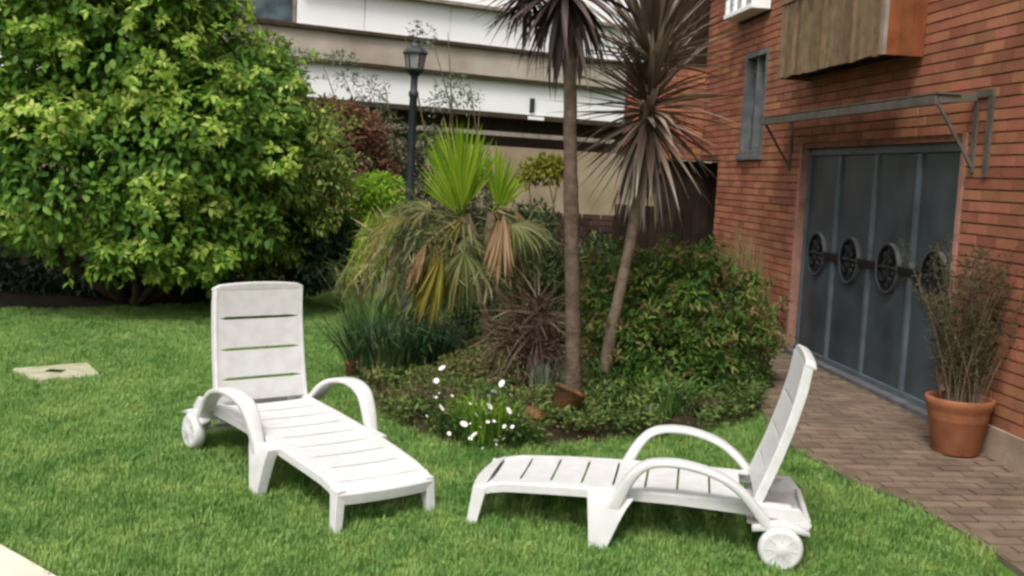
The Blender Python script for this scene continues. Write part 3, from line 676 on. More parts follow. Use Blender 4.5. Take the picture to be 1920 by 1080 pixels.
def make_lounger(loc, rz, pitch, back_top, label):
    e = bpy.data.objects.new('sun_lounger', None); COL.objects.link(e); e.location = loc; e.rotation_euler = (0, -pitch, rz); e.rotation_mode = 'XYZ'
    e.rotation_euler = (Matrix.Rotation(rz, 3, 'Z') @ Matrix.Rotation(-pitch, 3, 'Y')).to_euler()
    setp(e, label, 'sun lounger', 'white plastic sun loungers on the lawn')
    HW = .285
    # frame: two long side rails with apron, front bar, rear bar
    for sg in (-1, 1):
        fr = MB(); secs = []
        for s in [0, .03, .08, .15, .25, .4, .6, .8, 1.0, 1.2, 1.4, 1.56]:
            z = zdeck(s); dep = .052 if s < .9 else .052+.03*(s-.9); yo = sg*(HW+.025*min(1, s/.5)); yi = yo-sg*.052
            q = [(s, yo, z-dep), (s, yo, z-.008), (s, yo-sg*.008, z), (s, yi, z), (s, yi, z-.018), (s, yo-sg*.012, z-.022), (s, yo-sg*.012, z-dep)]
            secs.append([Vector(p) for p in q])
        fr.strip(secs); fr.build('side_rail', PLM, e, smooth=False, bevel=.003)
    # front end bar, curved down
    fb = MB(); secs = []
    for k in range(13):
        y = -HW+2*HW*k/12; bow = .022*(1-(y/HW)**2)
        secs.append([Vector(p) for p in ((-.012-bow, y, .140), (-.018-bow, y, .195), (.0-bow, y, .210), (.055-bow*.3, y, .236), (.055-bow*.3, y, .222), (.004-bow, y, .195), (-.002-bow, y, .140))])
    fb.strip(secs); fb.build('front_bar', PLM, e, bevel=.003)
    # seat slats with narrow slots between them
    s = .075; cnt = 0
    edges = [.062, .215, .372, .530, .690, .850, 1.01, 1.17, 1.33]
    for a, c in zip(edges, edges[1:]):
        yw = HW+.025*min(1, a/.5)-.048; sl_ = MB(); secs = []
        g_ = .006 if a < 1.2 else .0
        for k in range(9):
            t = k/8; y = -yw+2*yw*t; ed = abs(2*t-1); gg = g_ if ed < .86 else -.002   # slots stop short of the rails
            bow = -.006*(1-(2*t-1)**2)
            z0_, z1_ = zdeck(a), zdeck(c)
            secs.append([Vector(p) for p in ((a+gg, y, z0_+bow-.026), (a+gg, y, z0_+bow), (c-gg, y, z1_+bow), (c-gg, y, z1_+bow-.010))])
        sl_.strip(secs); sl_.build('seat_slat', PLM, e)
    # legs
    for sg in (-1, 1):
        f = MB(); secs = []
        for t in np.linspace(0, 1, 5):
            z = .215-(.215+.0)*t; s_ = .022-.034*t; wv = .036-.010*t; hv = .026-.004*t
            secs.append([Vector((s_+a_*wv, sg*(HW-.020+.018*t)+c_*hv, z)) for a_, c_ in ((-1, -1), (1, -1), (1, 1), (-1, 1))])
        f.strip(secs); f.build('leg', PLM, e, bevel=.004)
        m_ = MB(); secs = []
        for t in np.linspace(0, 1, 7):
            z = .262-(.262+.0)*t; sa = .575+.030*t; sb_ = .805-.115*t**.8; y = sg*(.335+.045*t**.7); hv = .034-.004*t
            secs.append([Vector((a_, y+c_*hv, z)) for a_, c_ in ((sa, -1), (sb_, -1), (sb_, 1), (sa, 1))])
        m_.strip(secs); m_.build('leg', PLM, e, bevel=.005)
    # arm rests: arch from the middle leg down to the wheel
    for sg in (-1, 1):
        yy = lambda s_: sg*(.352+.028*math.sin(max(0, min(1, (s_-.7)/.7))*math.pi)+ (0.0))
        pth = smooth_path([(.690, 0, .10), (.705, 0, .18), (.735, 0, .27), (.775, 0, .355), (.83, 0, .425), (.90, 0, .458), (1.0, 0, .468), (1.11, 0, .455), (1.22, 0, .420), (1.31, 0, .362), (1.385, 0, .285), (1.44, 0, .22), (1.485, 0, .175)], 4)
        pth = [Vector((p.x, yy(p.x), p.z)) for p in pth]; n = len(pth)
        ww = [.046+.054*min(1, i/(n*.4)) - .044*max(0, (i-n*.7)/(n*.3)) for i in range(n)]; hh = [.082-.050*min(1, i/(n*.42))+.026*max(0, (i-n*.62)/(n*.38)) for i in range(n)]
        sweep(pth, ww, hh).build('armrest', PLM, e, smooth=True)
        # fender over the wheel
        fd = MB(); secs = []
        for s_, z_, h_ in ((1.38, .19, .03), (1.44, .205, .045), (1.52, .212, .05), (1.59, .205, .035), (1.65, .19, .02)):
            secs.append(rsec(Vector((s_, sg*.355, z_)), Vector((0, .030, 0)), Vector((0, 0, h_/2)), .3))
        fd.strip(secs); fd.build('fender', PLM, e, smooth=True)
        # wheel
        wl_ = MB(); prof = [(.0, -.040), (.090, -.040), (.104, -.030), (.108, -.004), (.105, .018), (.096, .030), (.086, .034), (.080, .0325), (.035, .036), (.026, .041), (.0, .042)]
        n = 32; vs = [(1.522+r_*math.cos(2*math.pi*k/n), sg*(.372+h_), .105+r_*math.sin(2*math.pi*k/n)) for r_, h_ in prof for k in range(n)]
        wl_.add(vs, [(i*n+k, i*n+(k+1) % n, (i+1)*n+(k+1) % n, (i+1)*n+k) for i in range(len(prof)-1) for k in range(n)])
        wo_ = wl_.build('wheel', PLM, e, smooth=True)
        sp = MB()
        for k in range(8):
            a = k*math.pi/4; sp.bar((1.522+.03*math.cos(a), sg*.4055, .105+.03*math.sin(a)), (1.522+.078*math.cos(a), sg*.4035, .105+.078*math.sin(a)), .008, .008, up=(0, 1, 0))
        sp.build('spoke', PLM, wo_)
    # rear cradle behind the back: side plates, end bar and grey inner tray
    rc = MB()
    for sg in (-1, 1):
        rc.strip([[Vector((1.50, sg*y, .16)), Vector((1.50, sg*y, .285)), Vector((1.60, sg*y, .290)), Vector((1.665, sg*y, .215)), Vector((1.65, sg*y, .19))] for y in (.292, .318)])
    rc.box(1.635, 1.66, -.29, .29, .185, .235)
    rc.build('rear_frame', PLM, e, bevel=.004)
    MB().box(1.36, 1.632, -.285, .285, .185, .20).build('rear_tray', M['plastic_grey'], e)
    MB().bar((1.50, -.36, .12), (1.50, .36, .12), .026, .026).build('axle', M['plastic_grey'], e)
    # backrest
    pb_ = Vector((1.37, 0, .262)); pt = Vector((back_top[0], 0, back_top[1])); ax = (pt-pb_); Lb = ax.length; ax.normalize(); nf = Vector((-ax.z, 0, ax.x))  # faces the foot end
    def BK(t, y, o): 
        bend = .02*math.sin(math.pi*min(1, t/Lb)) - .03*max(0, t/Lb-.82)**1*2
        return pb_+ax*t+Vector((0, y, 0))+nf*(o-bend)
    def hwb(t): return .300-.012*(t/Lb)
    cap = MB(); secs = []
    for k in range(17):
        y = -1+k/8; hw = hwb(Lb); cr_ = .016*(1-y*y)-.012*max(0, (abs(y)-.86)/.14)**2
        secs.append([BK(Lb-.0295, y*hw, -.050), BK(Lb-.012+cr_, y*hw, -.054), BK(Lb+cr_, y*hw, -.042), BK(Lb+.003+cr_, y*hw, -.008), BK(Lb-.004+cr_, y*hw, .004), BK(Lb-.0295, y*hw, .004-.006*(1-y*y))])
    cap.strip(secs); br = cap.build('backrest', PLM, e, bevel=.004)
    for sg in (-1, 1):
        rails = MB(); secs = []
        for k in range(15):
            t = (Lb-.030)*k/14; hw = hwb(t)
            secs.append([BK(t, sg*hw, -.038), BK(t, sg*hw, .004), BK(t, sg*(hw-.008), .010), BK(t, sg*(hw-.028), .007), BK(t, sg*(hw-.030), -.008), BK(t, sg*(hw-.012), -.012), BK(t, sg*(hw-.012), -.038)])
        rails.strip(secs); rails.build('back_rail', PLM, br, bevel=.003)
    cuts = [.045, .175, .350, .535, Lb-.03]
    for i, (a, c) in enumerate(zip(cuts, cuts[1:])):
        sl_ = MB(); secs = []
        for k in range(11):
            t = k/10; y = -1+2*t; gg = .0085 if abs(y) < .96 else -.001; wv = hwb(a)-.028
            g0 = gg if i > 0 else 0; g1 = gg if i < 3 else 0
            bow = -.006*(1-y*y)
            secs.append([BK(a+g0, y*wv, bow-.022), BK(a+g0, y*wv, bow+.006), BK(c-g1, y*wv, bow+.006), BK(c-g1, y*wv, bow-.022)])
        sl_.strip(secs); sl_.build('back_slat', PLM, br)
    for sg in (-1, 1):
        MB().tube([(1.38, sg*.300, .285), (1.38, sg*.345, .285)], .022, 12).build('pivot', M['plastic_grey'], br)
    return e
make_lounger(Vector((-.598, 5.495, gz(5.495)-.005)), 2.258, .061, (1.515, .977), 'white plastic sun lounger on the left with its backrest facing the camera')
make_lounger(Vector((-.090, 5.781, gz(5.781)-.02)), -.163, -.018, (1.58, 1.01), 'white plastic sun lounger on the right seen from the side')

# ================================================================== PLANTS
def tree_limbs(e, base, tips, r0, m, name='trunk', bend=.15):
    b = MB(); base = Vector(base)
    for t in tips:
        t = Vector(t); mid = (base+t)/2+Vector((random.uniform(-1, 1), random.uniform(-1, 1), 0))*bend*(t-base).length
        pts_ = [base.lerp(mid, 0)]
        for q in (.25, .5, .75, 1): 
            p = (1-q)**2*base+2*q*(1-q)*mid+q*q*t; pts_.append(p)
        b.tube([p-e.location for p in pts_], [r0, r0*.8, r0*.6, r0*.42, r0*.15], 7)
    return b.build(name, m, e, smooth=True)
def shoots(e, blobs, n, length, per, Lr, Wr, m, stem, seed=0, droop=.25, T=T_SM, upb=.35, front=True):
    """loose leafy shoots sticking out of the mass so that its outline is uneven"""
    r_ = np.random.default_rng(seed); P_, N_ = blob_points(blobs, n, .8, 0, 2, seed); sb_ = MB(); pp = []; dd = []; nn = []
    for p, q in zip(P_, N_):
        d = q+r_.normal(size=3)*.35; d[2] += upb; d /= np.linalg.norm(d); l = length*r_.uniform(.5, 1.2); pts_ = []
        for k in range(5):
            t = k/4; pts_.append(p+d*l*t+np.array((0, 0, -droop*l*t*t)))
        sb_.tube([Vector(x)-e.location for x in pts_], [.005, .004, .0035, .0025, .0012], 4)
        for k in range(per):
            t = r_.uniform(.1, 1); i0 = min(3, int(t*4)); f_ = t*4-i0; x = pts_[i0]*(1-f_)+pts_[i0+1]*f_; s_ = np.cross(d, r_.normal(size=3)); s_ /= np.linalg.norm(s_)
            pp.append(x); dd.append(s_*.8+d*.6+np.array((0, 0, -.2))); nn.append(np.array((0, 0, 1.))+r_.normal(size=3)*.4)
    sb_.build('twigs', stem, e, fixn=False)['kind'] = 'stuff'
    n_ = len(pp); me = leaf_mesh('shoot_leaves', np.array(pp), np.array(dd), np.array(nn), r_.uniform(*Lr, n_), r_.uniform(*Wr, n_), m, T); to_local(me, e.location)
    o = inst('shoot_leaves', me, e); o['kind'] = 'stuff'
# ---- the big bright green tree on the left
base = G(250, 575)
T1 = empty('leafy_tree', base, 'big bright green leafy tree overhanging the lawn on the left', 'tree')
Y = 11.0
main = [PB(60, 120, Y, 210), PB(235, 60, Y, 185), PB(120, 310, Y-.3, 165), PB(330, 250, Y, 170), PB(-120, 250, Y, 190), PB(425, 165, Y+.3, 98), PB(300, 400, Y-.2, 105), PB(460, 290, Y+.2, 120), PB(500, 170, Y+.6, 70), PB(150, -120, Y, 250), PB(20, 390, Y, 80), PB(215, 480, Y-.4, 48), PB(400, 440, Y, 75), PB(330, 20, Y+.2, 92), PB(350, -90, Y+.2, 80), PB(490, 150, Y+.5, 58), PB(450, 200, Y, 100), PB(330, 470, Y-.1, 60), PB(470, 430, Y, 55)]
subs = sub_blobs(main, 16, 3, .30)
tree_limbs(T1, base, [Vector(m_[0]) for m_ in main], .075, M['bark'])
tree_limbs(T1, base+Vector((.5, .3, 0)), [Vector(m_[0]) for m_ in main[3:9]], .05, M['bark'])
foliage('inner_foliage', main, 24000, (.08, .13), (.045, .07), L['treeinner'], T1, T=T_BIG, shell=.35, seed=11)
# rosettes of leaves
P, Nn = blob_points(subs, 8500, .70, .13, 2.4, 5)
r = np.random.default_rng(8); PP = []; DD = []; NN = []
for p, q in zip(P, Nn):
    ax = unit((q*.6+np.array((0, -.25, .55))+r.normal(size=3)*.25)[None])[0]
    t1 = np.cross(ax, r.normal(size=3)); t1 /= np.linalg.norm(t1); t2 = np.cross(ax, t1); k = r.integers(5, 9); a0 = r.random()*6.28
    for i in range(k):
        a = a0+i*6.283/k+r.normal()*.15; rad = t1*math.cos(a)+t2*math.sin(a); d = rad*.9+ax*(.25+r.normal()*.15); d[2] -= .28
        PP.append(p+rad*.008+ax*r.normal()*.01); DD.append(d); NN.append(ax*.9+r.normal(size=3)*.12-rad*.1)
PP = np.array(PP); DD = np.array(DD); NN = np.array(NN); n = len(PP)
Ln = r.uniform(.050, .105, n); Wn = Ln*r.uniform(.42, .55, n)
camd = PP-np.array(CAMP)
pxs = np.array([pxof(Vector(p)) for p in PP]); inview = (pxs[:, 0] > 0) & (pxs[:, 0] < 640) & (pxs[:, 1] > 0) & (pxs[:, 1] < 540)
size = Ln/np.linalg.norm(camd, axis=1)*inview; order = np.argsort(-size); near = order[:300]; rest = order[300:]
me = leaf_mesh('foliage', PP[rest], DD[rest], NN[rest], Ln[rest], Wn[rest], L['tree'], T_BIG); to_local(me, base); o = inst('foliage', me, T1); o['kind'] = 'stuff'
shoots(T1, main, 260, .42, 16, (.06, .11), (.028, .05), L['tree'], M['bark'], 201, T=T_BIG)
lm = leaf_mesh('leaf', np.zeros((1, 3)), np.array([[1., 0, 0]]), np.array([[0, 0, 1.]]), [1], [.5], L['tree'], T_BIG)
def place_leaf(name, me, parent, p, d, nrm, sc):
    d = Vector(d).normalized(); s_ = Vector(nrm).cross(d).normalized(); n_ = d.cross(s_)
    o = inst(name, me, parent); mt = Matrix((d, s_, n_)).transposed().to_4x4()
    o.matrix_local = Matrix.Translation(Vector(p)-parent.location) @ mt @ Matrix.Diagonal((sc[0], sc[1], sc[2], 1)); return o
for i in near: place_leaf('leaf', lm, T1, PP[i], DD[i], NN[i], (Ln[i], Wn[i]*2, Ln[i]))
# ---- olive shrub to its right
base = G(560, 560)
S1 = empty('olive_shrub', base, 'dense olive green shrub with pinkish tips right of the big tree', 'shrub')
Y = 11.7; bl = [PB(560, 300, Y, 95), PB(500, 240, Y, 95), PB(600, 350, Y, 62), PB(540, 400, Y, 85), PB(470, 360, Y, 90), PB(480, 140, Y+.3, 70), PB(590, 270, Y+.3, 62), PB(450, 440, Y, 80), PB(525, 150, Y+.3, 40)]
tree_limbs(S1, base, [Vector(q[0]) for q in bl], .05, M['bark'])
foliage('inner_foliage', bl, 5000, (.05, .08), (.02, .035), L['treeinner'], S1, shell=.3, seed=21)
foliage('foliage', sub_blobs(bl, 16, 5, .28), 22000, (.045, .085), (.018, .03), L['olive'], S1, T=T_BIG, shell=.7, gap=.12, gscale=3, seed=22, hanging=.1)
shoots(S1, bl, 170, .34, 16, (.045, .08), (.016, .028), L['olive'], M['bark'], 202, T=T_BIG, upb=.5)
# ---- low dark glossy shrub under it
base = G(560, 560)+Vector((0, -.2, 0))
S2 = empty('dark_shrub', base, 'low dark glossy green shrub in the shade behind the left lounger', 'shrub')
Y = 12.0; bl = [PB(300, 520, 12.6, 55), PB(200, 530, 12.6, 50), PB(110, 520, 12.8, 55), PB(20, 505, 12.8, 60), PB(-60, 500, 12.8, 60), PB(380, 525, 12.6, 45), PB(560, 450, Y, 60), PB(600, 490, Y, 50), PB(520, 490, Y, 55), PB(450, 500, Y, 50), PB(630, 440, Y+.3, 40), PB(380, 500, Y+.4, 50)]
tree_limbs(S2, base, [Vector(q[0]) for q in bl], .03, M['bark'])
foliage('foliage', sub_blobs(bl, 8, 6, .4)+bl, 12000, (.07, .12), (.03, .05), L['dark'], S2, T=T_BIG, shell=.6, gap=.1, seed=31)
# ---- reddish shrub and dark creeper behind
base = G(640, 560)+Vector((0, 1.2, 0)); base.z = gz(base.y)
S3 = empty('reddish_shrub', base, 'reddish leaved shrub in front of the concrete wall left of the lamp post', 'shrub')
Y = 14.6; bl = [PB(640, 250, Y, 55), PB(620, 300, Y, 60), PB(690, 245, Y, 38), PB(640, 225, Y, 40), PB(590, 230, Y, 38), PB(690, 330, Y, 55), PB(660, 420, Y, 80)]
tree_limbs(S3, base, [Vector(q[0]) for q in bl], .04, M['bark'])
foliage('foliage', sub_blobs(bl, 9, 7, .35)+bl, 7000, (.06, .10), (.03, .045), L['red'], S3, shell=.6, gap=.1, seed=41)
base = Vector((A(720, 300, 15.2).x, 15.2, gz(15.2)))
S4 = empty('creeper_shrub', base, 'dark grey green shrub growing behind the lamp post', 'shrub')
Y = 15.2; bl = [PB(715, 255, Y, 50), PB(750, 300, Y, 45), PB(710, 320, Y, 50), PB(800, 270, Y, 40), PB(730, 400, Y, 90), PB(820, 400, Y, 80), PB(680, 460, Y, 70), PB(830, 290, Y, 45), PB(880, 420, Y, 80)]
tree_limbs(S4, base, [Vector(q[0]) for q in bl], .04, M['bark'])
foliage('foliage', sub_blobs(bl, 9, 9, .35)+bl, 9000, (.06, .10), (.02, .04), leafmat('grey green creeper', [(.03, .045, .018), (.07, .09, .035), (.18, .18, .10)], trans=.25), S4, shell=.6, gap=.1, seed=51)
# ---- thin twiggy tree in front of the white wall
base = Vector((A(860, 300, 16).x, 16, gz(16)))
S5 = empty('twiggy_tree', base, 'sparse twiggy tree standing behind the lamp post against the white wall', 'tree')
tips = [A(640, 130, 16.2), A(690, 155, 16), A(840, 60, 16), A(810, 70, 15.8), A(880, 150, 16), A(850, 175, 16), A(760, 70, 16), A(720, 150, 16.2), A(900, 200, 15.8), A(670, 180, 16), A(600, 105, 16.4)]
tree_limbs(S5, base, tips, .028, M['bark'])
bl = [PB(850, 172, 16, 34), PB(790, 68, 16, 26), PB(880, 185, 16, 25), PB(655, 150, 16, 28, .8), PB(640, 110, 16.2, 30, .35), PB(700, 175, 16, 30), PB(560, 105, 16.4, 36, .3), PB(825, 195, 16, 28)]
foliage('foliage', bl, 900, (.06, .10), (.018, .035), L['grey'], S5, shell=.1, seed=61)
# ---- lime green shrub with drooping fronds
def frond(b, base, tip, sag, nl, ll, lw, up=(0, 0, 1), droopl=.4, seed=0):
    """arching pinnate frond added to MB b"""
    r_ = random.Random(seed); base = Vector(base); tip = Vector(tip); mid = (base+tip)/2+Vector((0, 0, sag))
    prev = None; pts_ = []
    for k in range(nl+1):
        t = k/nl; p = (1-t)**2*base+2*t*(1-t)*mid+t*t*tip; pts_.append(p)
    rr = [max(.002, .007*(1-k/(nl+1))) for k in range(nl+1)]
    b.tube(pts_[::2]+([pts_[-1]] if nl % 2 else []), .004, 4)
    for k in range(1, nl+1):
        t = k/nl; d = (pts_[k]-pts_[k-1]).normalized(); sd_ = d.cross(Vector(up)).normalized(); q = ll*(math.sin(math.pi*(t*.85+.12))**.6)*r_.uniform(.85, 1.1)
        for sg in (-1, 1):
            ld = (sd_*sg*.8+d*.65+Vector((0, 0, -droopl+r_.uniform(-.15, .15)))).normalized(); wv = d*lw/2; p = pts_[k]
            b.add([p-wv*.6, p+ld*q*.5-wv, p+ld*q+Vector((0, 0, -q*.15)), p+ld*q*.5+wv], [(0, 1, 2, 3)])
base = Vector((A(690, 560, 12.6).x, 12.6, gz(12.6)))
S6 = empty('lime_shrub', base, 'lime green feathery shrub left of the lamp post', 'shrub')
Y = 12.6; bl = [PB(710, 355, Y, 42, .7), PB(680, 395, Y, 42), PB(740, 380, Y, 32), PB(670, 450, Y, 38), PB(655, 490, Y, 26), PB(700, 420, Y, 40)]
tree_limbs(S6, base, [Vector(q[0]) for q in bl], .03, M['bark'])
foliage('foliage', sub_blobs(bl, 8, 12, .4)+bl, 7000, (.05, .09), (.016, .028), L['lime'], S6, T=T_BIG, shell=.6, gap=.08, seed=71)
for i in range(9):
    b = MB(); x0 = 700+i*6; a = A(x0-10, 400+random.uniform(-10, 20), 11.4); t = A(660+i*9+random.uniform(-12, 12), 535+random.uniform(-30, 15), 10.8+random.uniform(-.3, .3))
    frond(b, a-base, t-base, .25, 16, .16, .02, seed=i, droopl=.9); b.build('frond', L['olivefan'] if i % 3 == 2 else L['lime'], S6, fixn=False)
# ---- fan palm in the middle of the bed
base = G(900, 770); base.y = 8.7; base = Vector((A(905, 600, 8.7).x, 8.7, gz(8.7)))
F1 = empty('fan_palm', base, 'fan palm with upright yellow green fans and dry hanging fronds in the bed', 'palm')
crown = [A(868, 410, 8.7), A(925, 400, 8.75)]
b = MB(); c0_ = crown[0]-base
b.tube([Vector((0, 0, -.1)), A(912, 650, 8.7)-base, A(905, 540, 8.7)-base, A(888, 450, 8.7)-base, c0_+Vector((0, 0, .02))], [.035, .03, .028, .05, .06], 10)
b.tube([A(903, 520, 8.7)-base, A(918, 450, 8.73)-base, crown[1]-base], [.03, .045, .05], 10)
b.build('trunk', M['palebark'], F1, smooth=True)
def fan(b, hub, axis, nrm, length, spread, n, droop=.1, w=.028, seed=0, var=.12):
    r_ = random.Random(seed); hub = Vector(hub); ax = Vector(axis).normalized(); nr = Vector(nrm); sd_ = ax.cross(nr).normalized(); nr = sd_.cross(ax).normalized()
    for k in range(n):
        a = (k/(n-1)-.5)*spread+r_.uniform(-.03, .03); d = ax*math.cos(a)+sd_*math.sin(a); tn_ = sd_*math.cos(a)-ax*math.sin(a)
        ln = length*(1-.28*abs(a/spread*2)**2)*r_.uniform(1-var, 1+var*.4); ln *= r_.uniform(.78, 1.04); zz = nr*r_.uniform(-.13, .13)*length
        p1 = hub+d*ln*.45+zz*.3; p2 = hub+d*ln*.78+zz*.7+Vector((0, 0, -droop*ln*.25)); p3 = hub+d*ln+zz+Vector((0, 0, -droop*ln*.8))
        wv = tn_*w/2; up = nr*w*.35
        b.add([hub, p1-wv+up, p1-up*.3, p1+wv+up, p2-wv*.8+up, p2-up*.3, p2+wv*.8+up, p3], [(0, 1, 2), (0, 2, 3), (1, 4, 5, 2), (2, 5, 6, 3), (4, 7, 5), (5, 7, 6)])
def fan_frond(hub, tip, nrm, length, spread, n, m, droop=.1, w=.028, seed=0, label=None, crownp=None):
    b = MB(); hub = Vector(hub); cp = Vector(crownp if crownp is not None else crown[0]); tip = Vector(tip)
    b.tube([cp-base, (cp+hub)/2-base+Vector((0, 0, .02)), hub-base], [.012, .009, .006], 5)
    fan(b, hub-base, tip-hub, nrm, length, spread, n, droop, w, seed); o = b.build('frond', m, F1, fixn=False)
    if label: o['label'] = label
fy = 8.7
ups = [((868, 385), (850, 205), .80, 1.25, 24, 0), ((872, 390), (900, 215), .76, .9, 18, .06), ((930, 385), (925, 250), .60, .85, 16, .1), ((860, 395), (815, 230), .72, .8, 14, -.1), ((935, 388), (955, 290), .48, .9, 14, -.05), ((866, 392), (868, 210), .82, .7, 14, -.2), ((855, 400), (790, 290), .55, .9, 12, -.1), ((940, 392), (985, 320), .40, .9, 12, .1), ((875, 385), (935, 250), .62, .6, 12, -.12)]
for i, (h, t, ln, sp, n, dy) in enumerate(ups):
    cp = crown[1] if h[0] > 900 else crown[0]
    fan_frond(A(h[0], h[1], fy+dy), A(t[0], t[1], fy+dy*2), (random.uniform(-.5, .5), -1, random.uniform(-.2, .2)), ln*.93, sp*.85, int(n*1.25), L['fan'], .06, .017, i, crownp=cp, label='upright yellow green fan frond')
mids = [((850, 440), (800, 400)), ((870, 470), (860, 600)), ((820, 480), (800, 560)), ((820, 420), (740, 440)), ((800, 440), (720, 500)), ((830, 450), (770, 540)), ((790, 410), (715, 400)), ((810, 395), (745, 375)), ((880, 440), (890, 520)), ((960, 420), (1015, 440)), ((970, 410), (1000, 470)), ((930, 460), (960, 540))]
for i, (h, t) in enumerate(mids):
    dy = random.uniform(-.45, .35); H_ = A(h[0], h[1], fy+dy); T_ = A(t[0], t[1], fy+dy*1.4)
    fan_frond(H_, T_, (random.uniform(-.6, .6), -.6, random.uniform(.3, 1)), random.uniform(.30, .46), random.uniform(1.4, 2.4), 18, L['greyfan'], random.uniform(.3, .7), .017, 20+i, crownp=crown[1] if h[0] > 905 else crown[0])
drys = [((830, 470), (795, 620), .62, .55, 'o'), ((815, 465), (775, 610), .58, .5, 'o'), ((845, 480), (835, 610), .5, .5, 'o'), ((945, 400), (935, 560), .62, .5, 'd'), ((955, 405), (965, 545), .56, .5, 'd'), ((935, 410), (915, 540), .5, .5, 'd'), ((800, 455), (760, 560), .45, .5, 'd'), ((965, 390), (990, 480), .42, .6, 'd')]
for i, (h, t, ln, sp, k) in enumerate(drys):
    dy = random.uniform(-.5, -.1); fan_frond(A(h[0], h[1], fy+dy), A(t[0], t[1], fy+dy), (random.uniform(-.3, .3), -1, .2), ln, sp, 16, L['olivefan'] if k == 'o' else L['dryfan'], .02, .022, 50+i, label='dry hanging olive frond' if k == 'o' else 'dry hanging tan frond', crownp=crown[1] if h[0] > 905 else crown[0])
shag = []; rs_ = np.random.default_rng(5)
bl = [PB(800, 440, 8.7, 62), PB(750, 450, 8.7, 50), PB(860, 460, 8.6, 55), PB(720, 500, 8.7, 42), PB(820, 520, 8.6, 55), PB(780, 390, 8.8, 42), PB(960, 440, 8.8, 48), PB(900, 520, 8.6, 50), PB(950, 510, 8.6, 40)]
Ps, Ns = blob_points(bl, 900, .2, .0, 2.5, 66); n = len(Ps); Ds = Ns*.8+rs_.normal(size=(n, 3))*.35; Ds[:, 2] -= .7
me = leaf_mesh('shaggy_leaves', Ps, Ds, rs_.normal(size=(n, 3)), rs_.uniform(.14, .32, n), rs_.uniform(.008, .015, n), leafmat('shaggy palm leaves', [(.05, .07, .02), (.12, .15, .05), (.26, .24, .12), (.36, .27, .15)], trans=.25), T_BL); to_local(me, base); o = inst('shaggy_leaves', me, F1); o['kind'] = 'stuff'
for i in range(6):
    b = MB(); a = A(770, 420, 8.5); t = A(640+random.uniform(-15, 50), 545+random.uniform(-40, 20), 8.3); frond(b, a-base, t-base, .35, 18, .11, .012, seed=90+i, droopl=.7); b.build('frond', L['greyfan'] if i % 2 else L['olivefan'], F1, fixn=False)
# ---- cordylines
def blade_mesh(name, length, width, droop, m, seg=6):
    b = MB(); row = []
    for k in range(seg+1):
        t = k/seg; wv = width*(.55+.45*math.sin(math.pi*min(1, t*1.1+.12)))*(1-t**5)/2 if k < seg else .0008
        x = length*t*(1-.12*droop*t); z = -droop*length*.5*t*t; row.append([(x, -wv, z+wv*.45), (x, 0, z), (x, wv, z+wv*.45)])
    b.v = [v for q in row for v in q]
    for k in range(seg): a = k*3; b.f += [(a, a+1, a+4, a+3), (a+1, a+2, a+5, a+4)]
    return b.mesh(name, m, smooth=True)
def head(parent, centre, n, length, width, m, seed, up=(0, 0, 1), elev=(-75, 85), name='blade', core=.05, clip=None, droop=(.05, .3, .7)):
    r_ = random.Random(seed); meshes = [blade_mesh(name, length, width, d, m) for d in droop]; up = Vector(up).normalized(); q = Vector((0, 0, 1)).rotation_difference(up)
    for i in range(n):
        a = i*2.39996+r_.uniform(-.3, .3); t = (i+.5)/n; el = R(elev[0]+(elev[1]-elev[0])*t+r_.uniform(-8, 8))
        d = q @ Vector((math.cos(a)*math.cos(el), math.sin(a)*math.cos(el), math.sin(el)))
        nrm = q @ Vector((-math.cos(a)*math.sin(el), -math.sin(a)*math.sin(el), math.cos(el)))
        me = meshes[min(2, int(3*(1-t)*r_.uniform(.6, 1.1))) if elev[0] > -80 else r_.randrange(3)]
        p = Vector(centre)+up*(t-.5)*core*3+d*.02
        sc = r_.uniform(.8, 1.08); place_leaf(name, me, parent, p, d, nrm+Vector((r_.uniform(-.3, .3), r_.uniform(-.3, .3), r_.uniform(-.3, .3))), (sc, sc*r_.uniform(.8, 1.1), sc))
base = G(1075, 782)
C1 = empty('cordyline_tree', base, 'tall straight cordyline trunk with dark purple leaves, nearer one in the bed', 'tree')
Yc = base.y; rp_ = [(1075, 790, .065), (1074, 700, .055), (1074, 560, .053), (1071, 400, .050), (1069, 250, .048), (1069, 120, .044), (1066, 20, .045), (1060, -50, .05)]
pts_ = []; rr = []
for a, c in zip(rp_, rp_[1:]):
    for k in range(6): t = k/6; pts_.append(A(a[0]+(c[0]-a[0])*t+random.uniform(-1, 1), a[1]+(c[1]-a[1])*t, Yc)-base); rr.append((a[2]+(c[2]-a[2])*t)*random.uniform(.93, 1.07))
MB().tube(pts_, rr, 12).build('trunk', M['bark'], C1, smooth=True)
head(C1, A(1060, -30, Yc), 210, .66, .046, L['purple'], 5, elev=(-72, 85), name='leaf')
head(C1, A(990, -30, Yc+.1), 70, .42, .034, L['purple'], 9, elev=(-60, 40), name='leaf')
base = Vector((A(1130, 720, 8.45).x, 8.45, gz(8.45)))
C2 = empty('cordyline_tree', base, 'leaning slender cordyline with two heads of brownish spiky leaves by the brick corner', 'tree')
Yc = 8.45; rp_ = [(1118, 775, .052), (1130, 720, .05), (1148, 610, .047), (1166, 530, .042), (1185, 440, .042), (1200, 350, .042), (1213, 220, .055), (1222, 100, .06), (1232, 0, .06), (1240, -60, .05)]
pts_ = []; rr = []
for a, c in zip(rp_, rp_[1:]):
    for k in range(5): t = k/5; pts_.append(A(a[0]+(c[0]-a[0])*t+random.uniform(-1, 1), a[1]+(c[1]-a[1])*t, Yc)-base); rr.append((a[2]+(c[2]-a[2])*t)*random.uniform(.92, 1.08))
MB().tube(pts_, rr, 12).build('trunk', M['palebark'], C2, smooth=True)
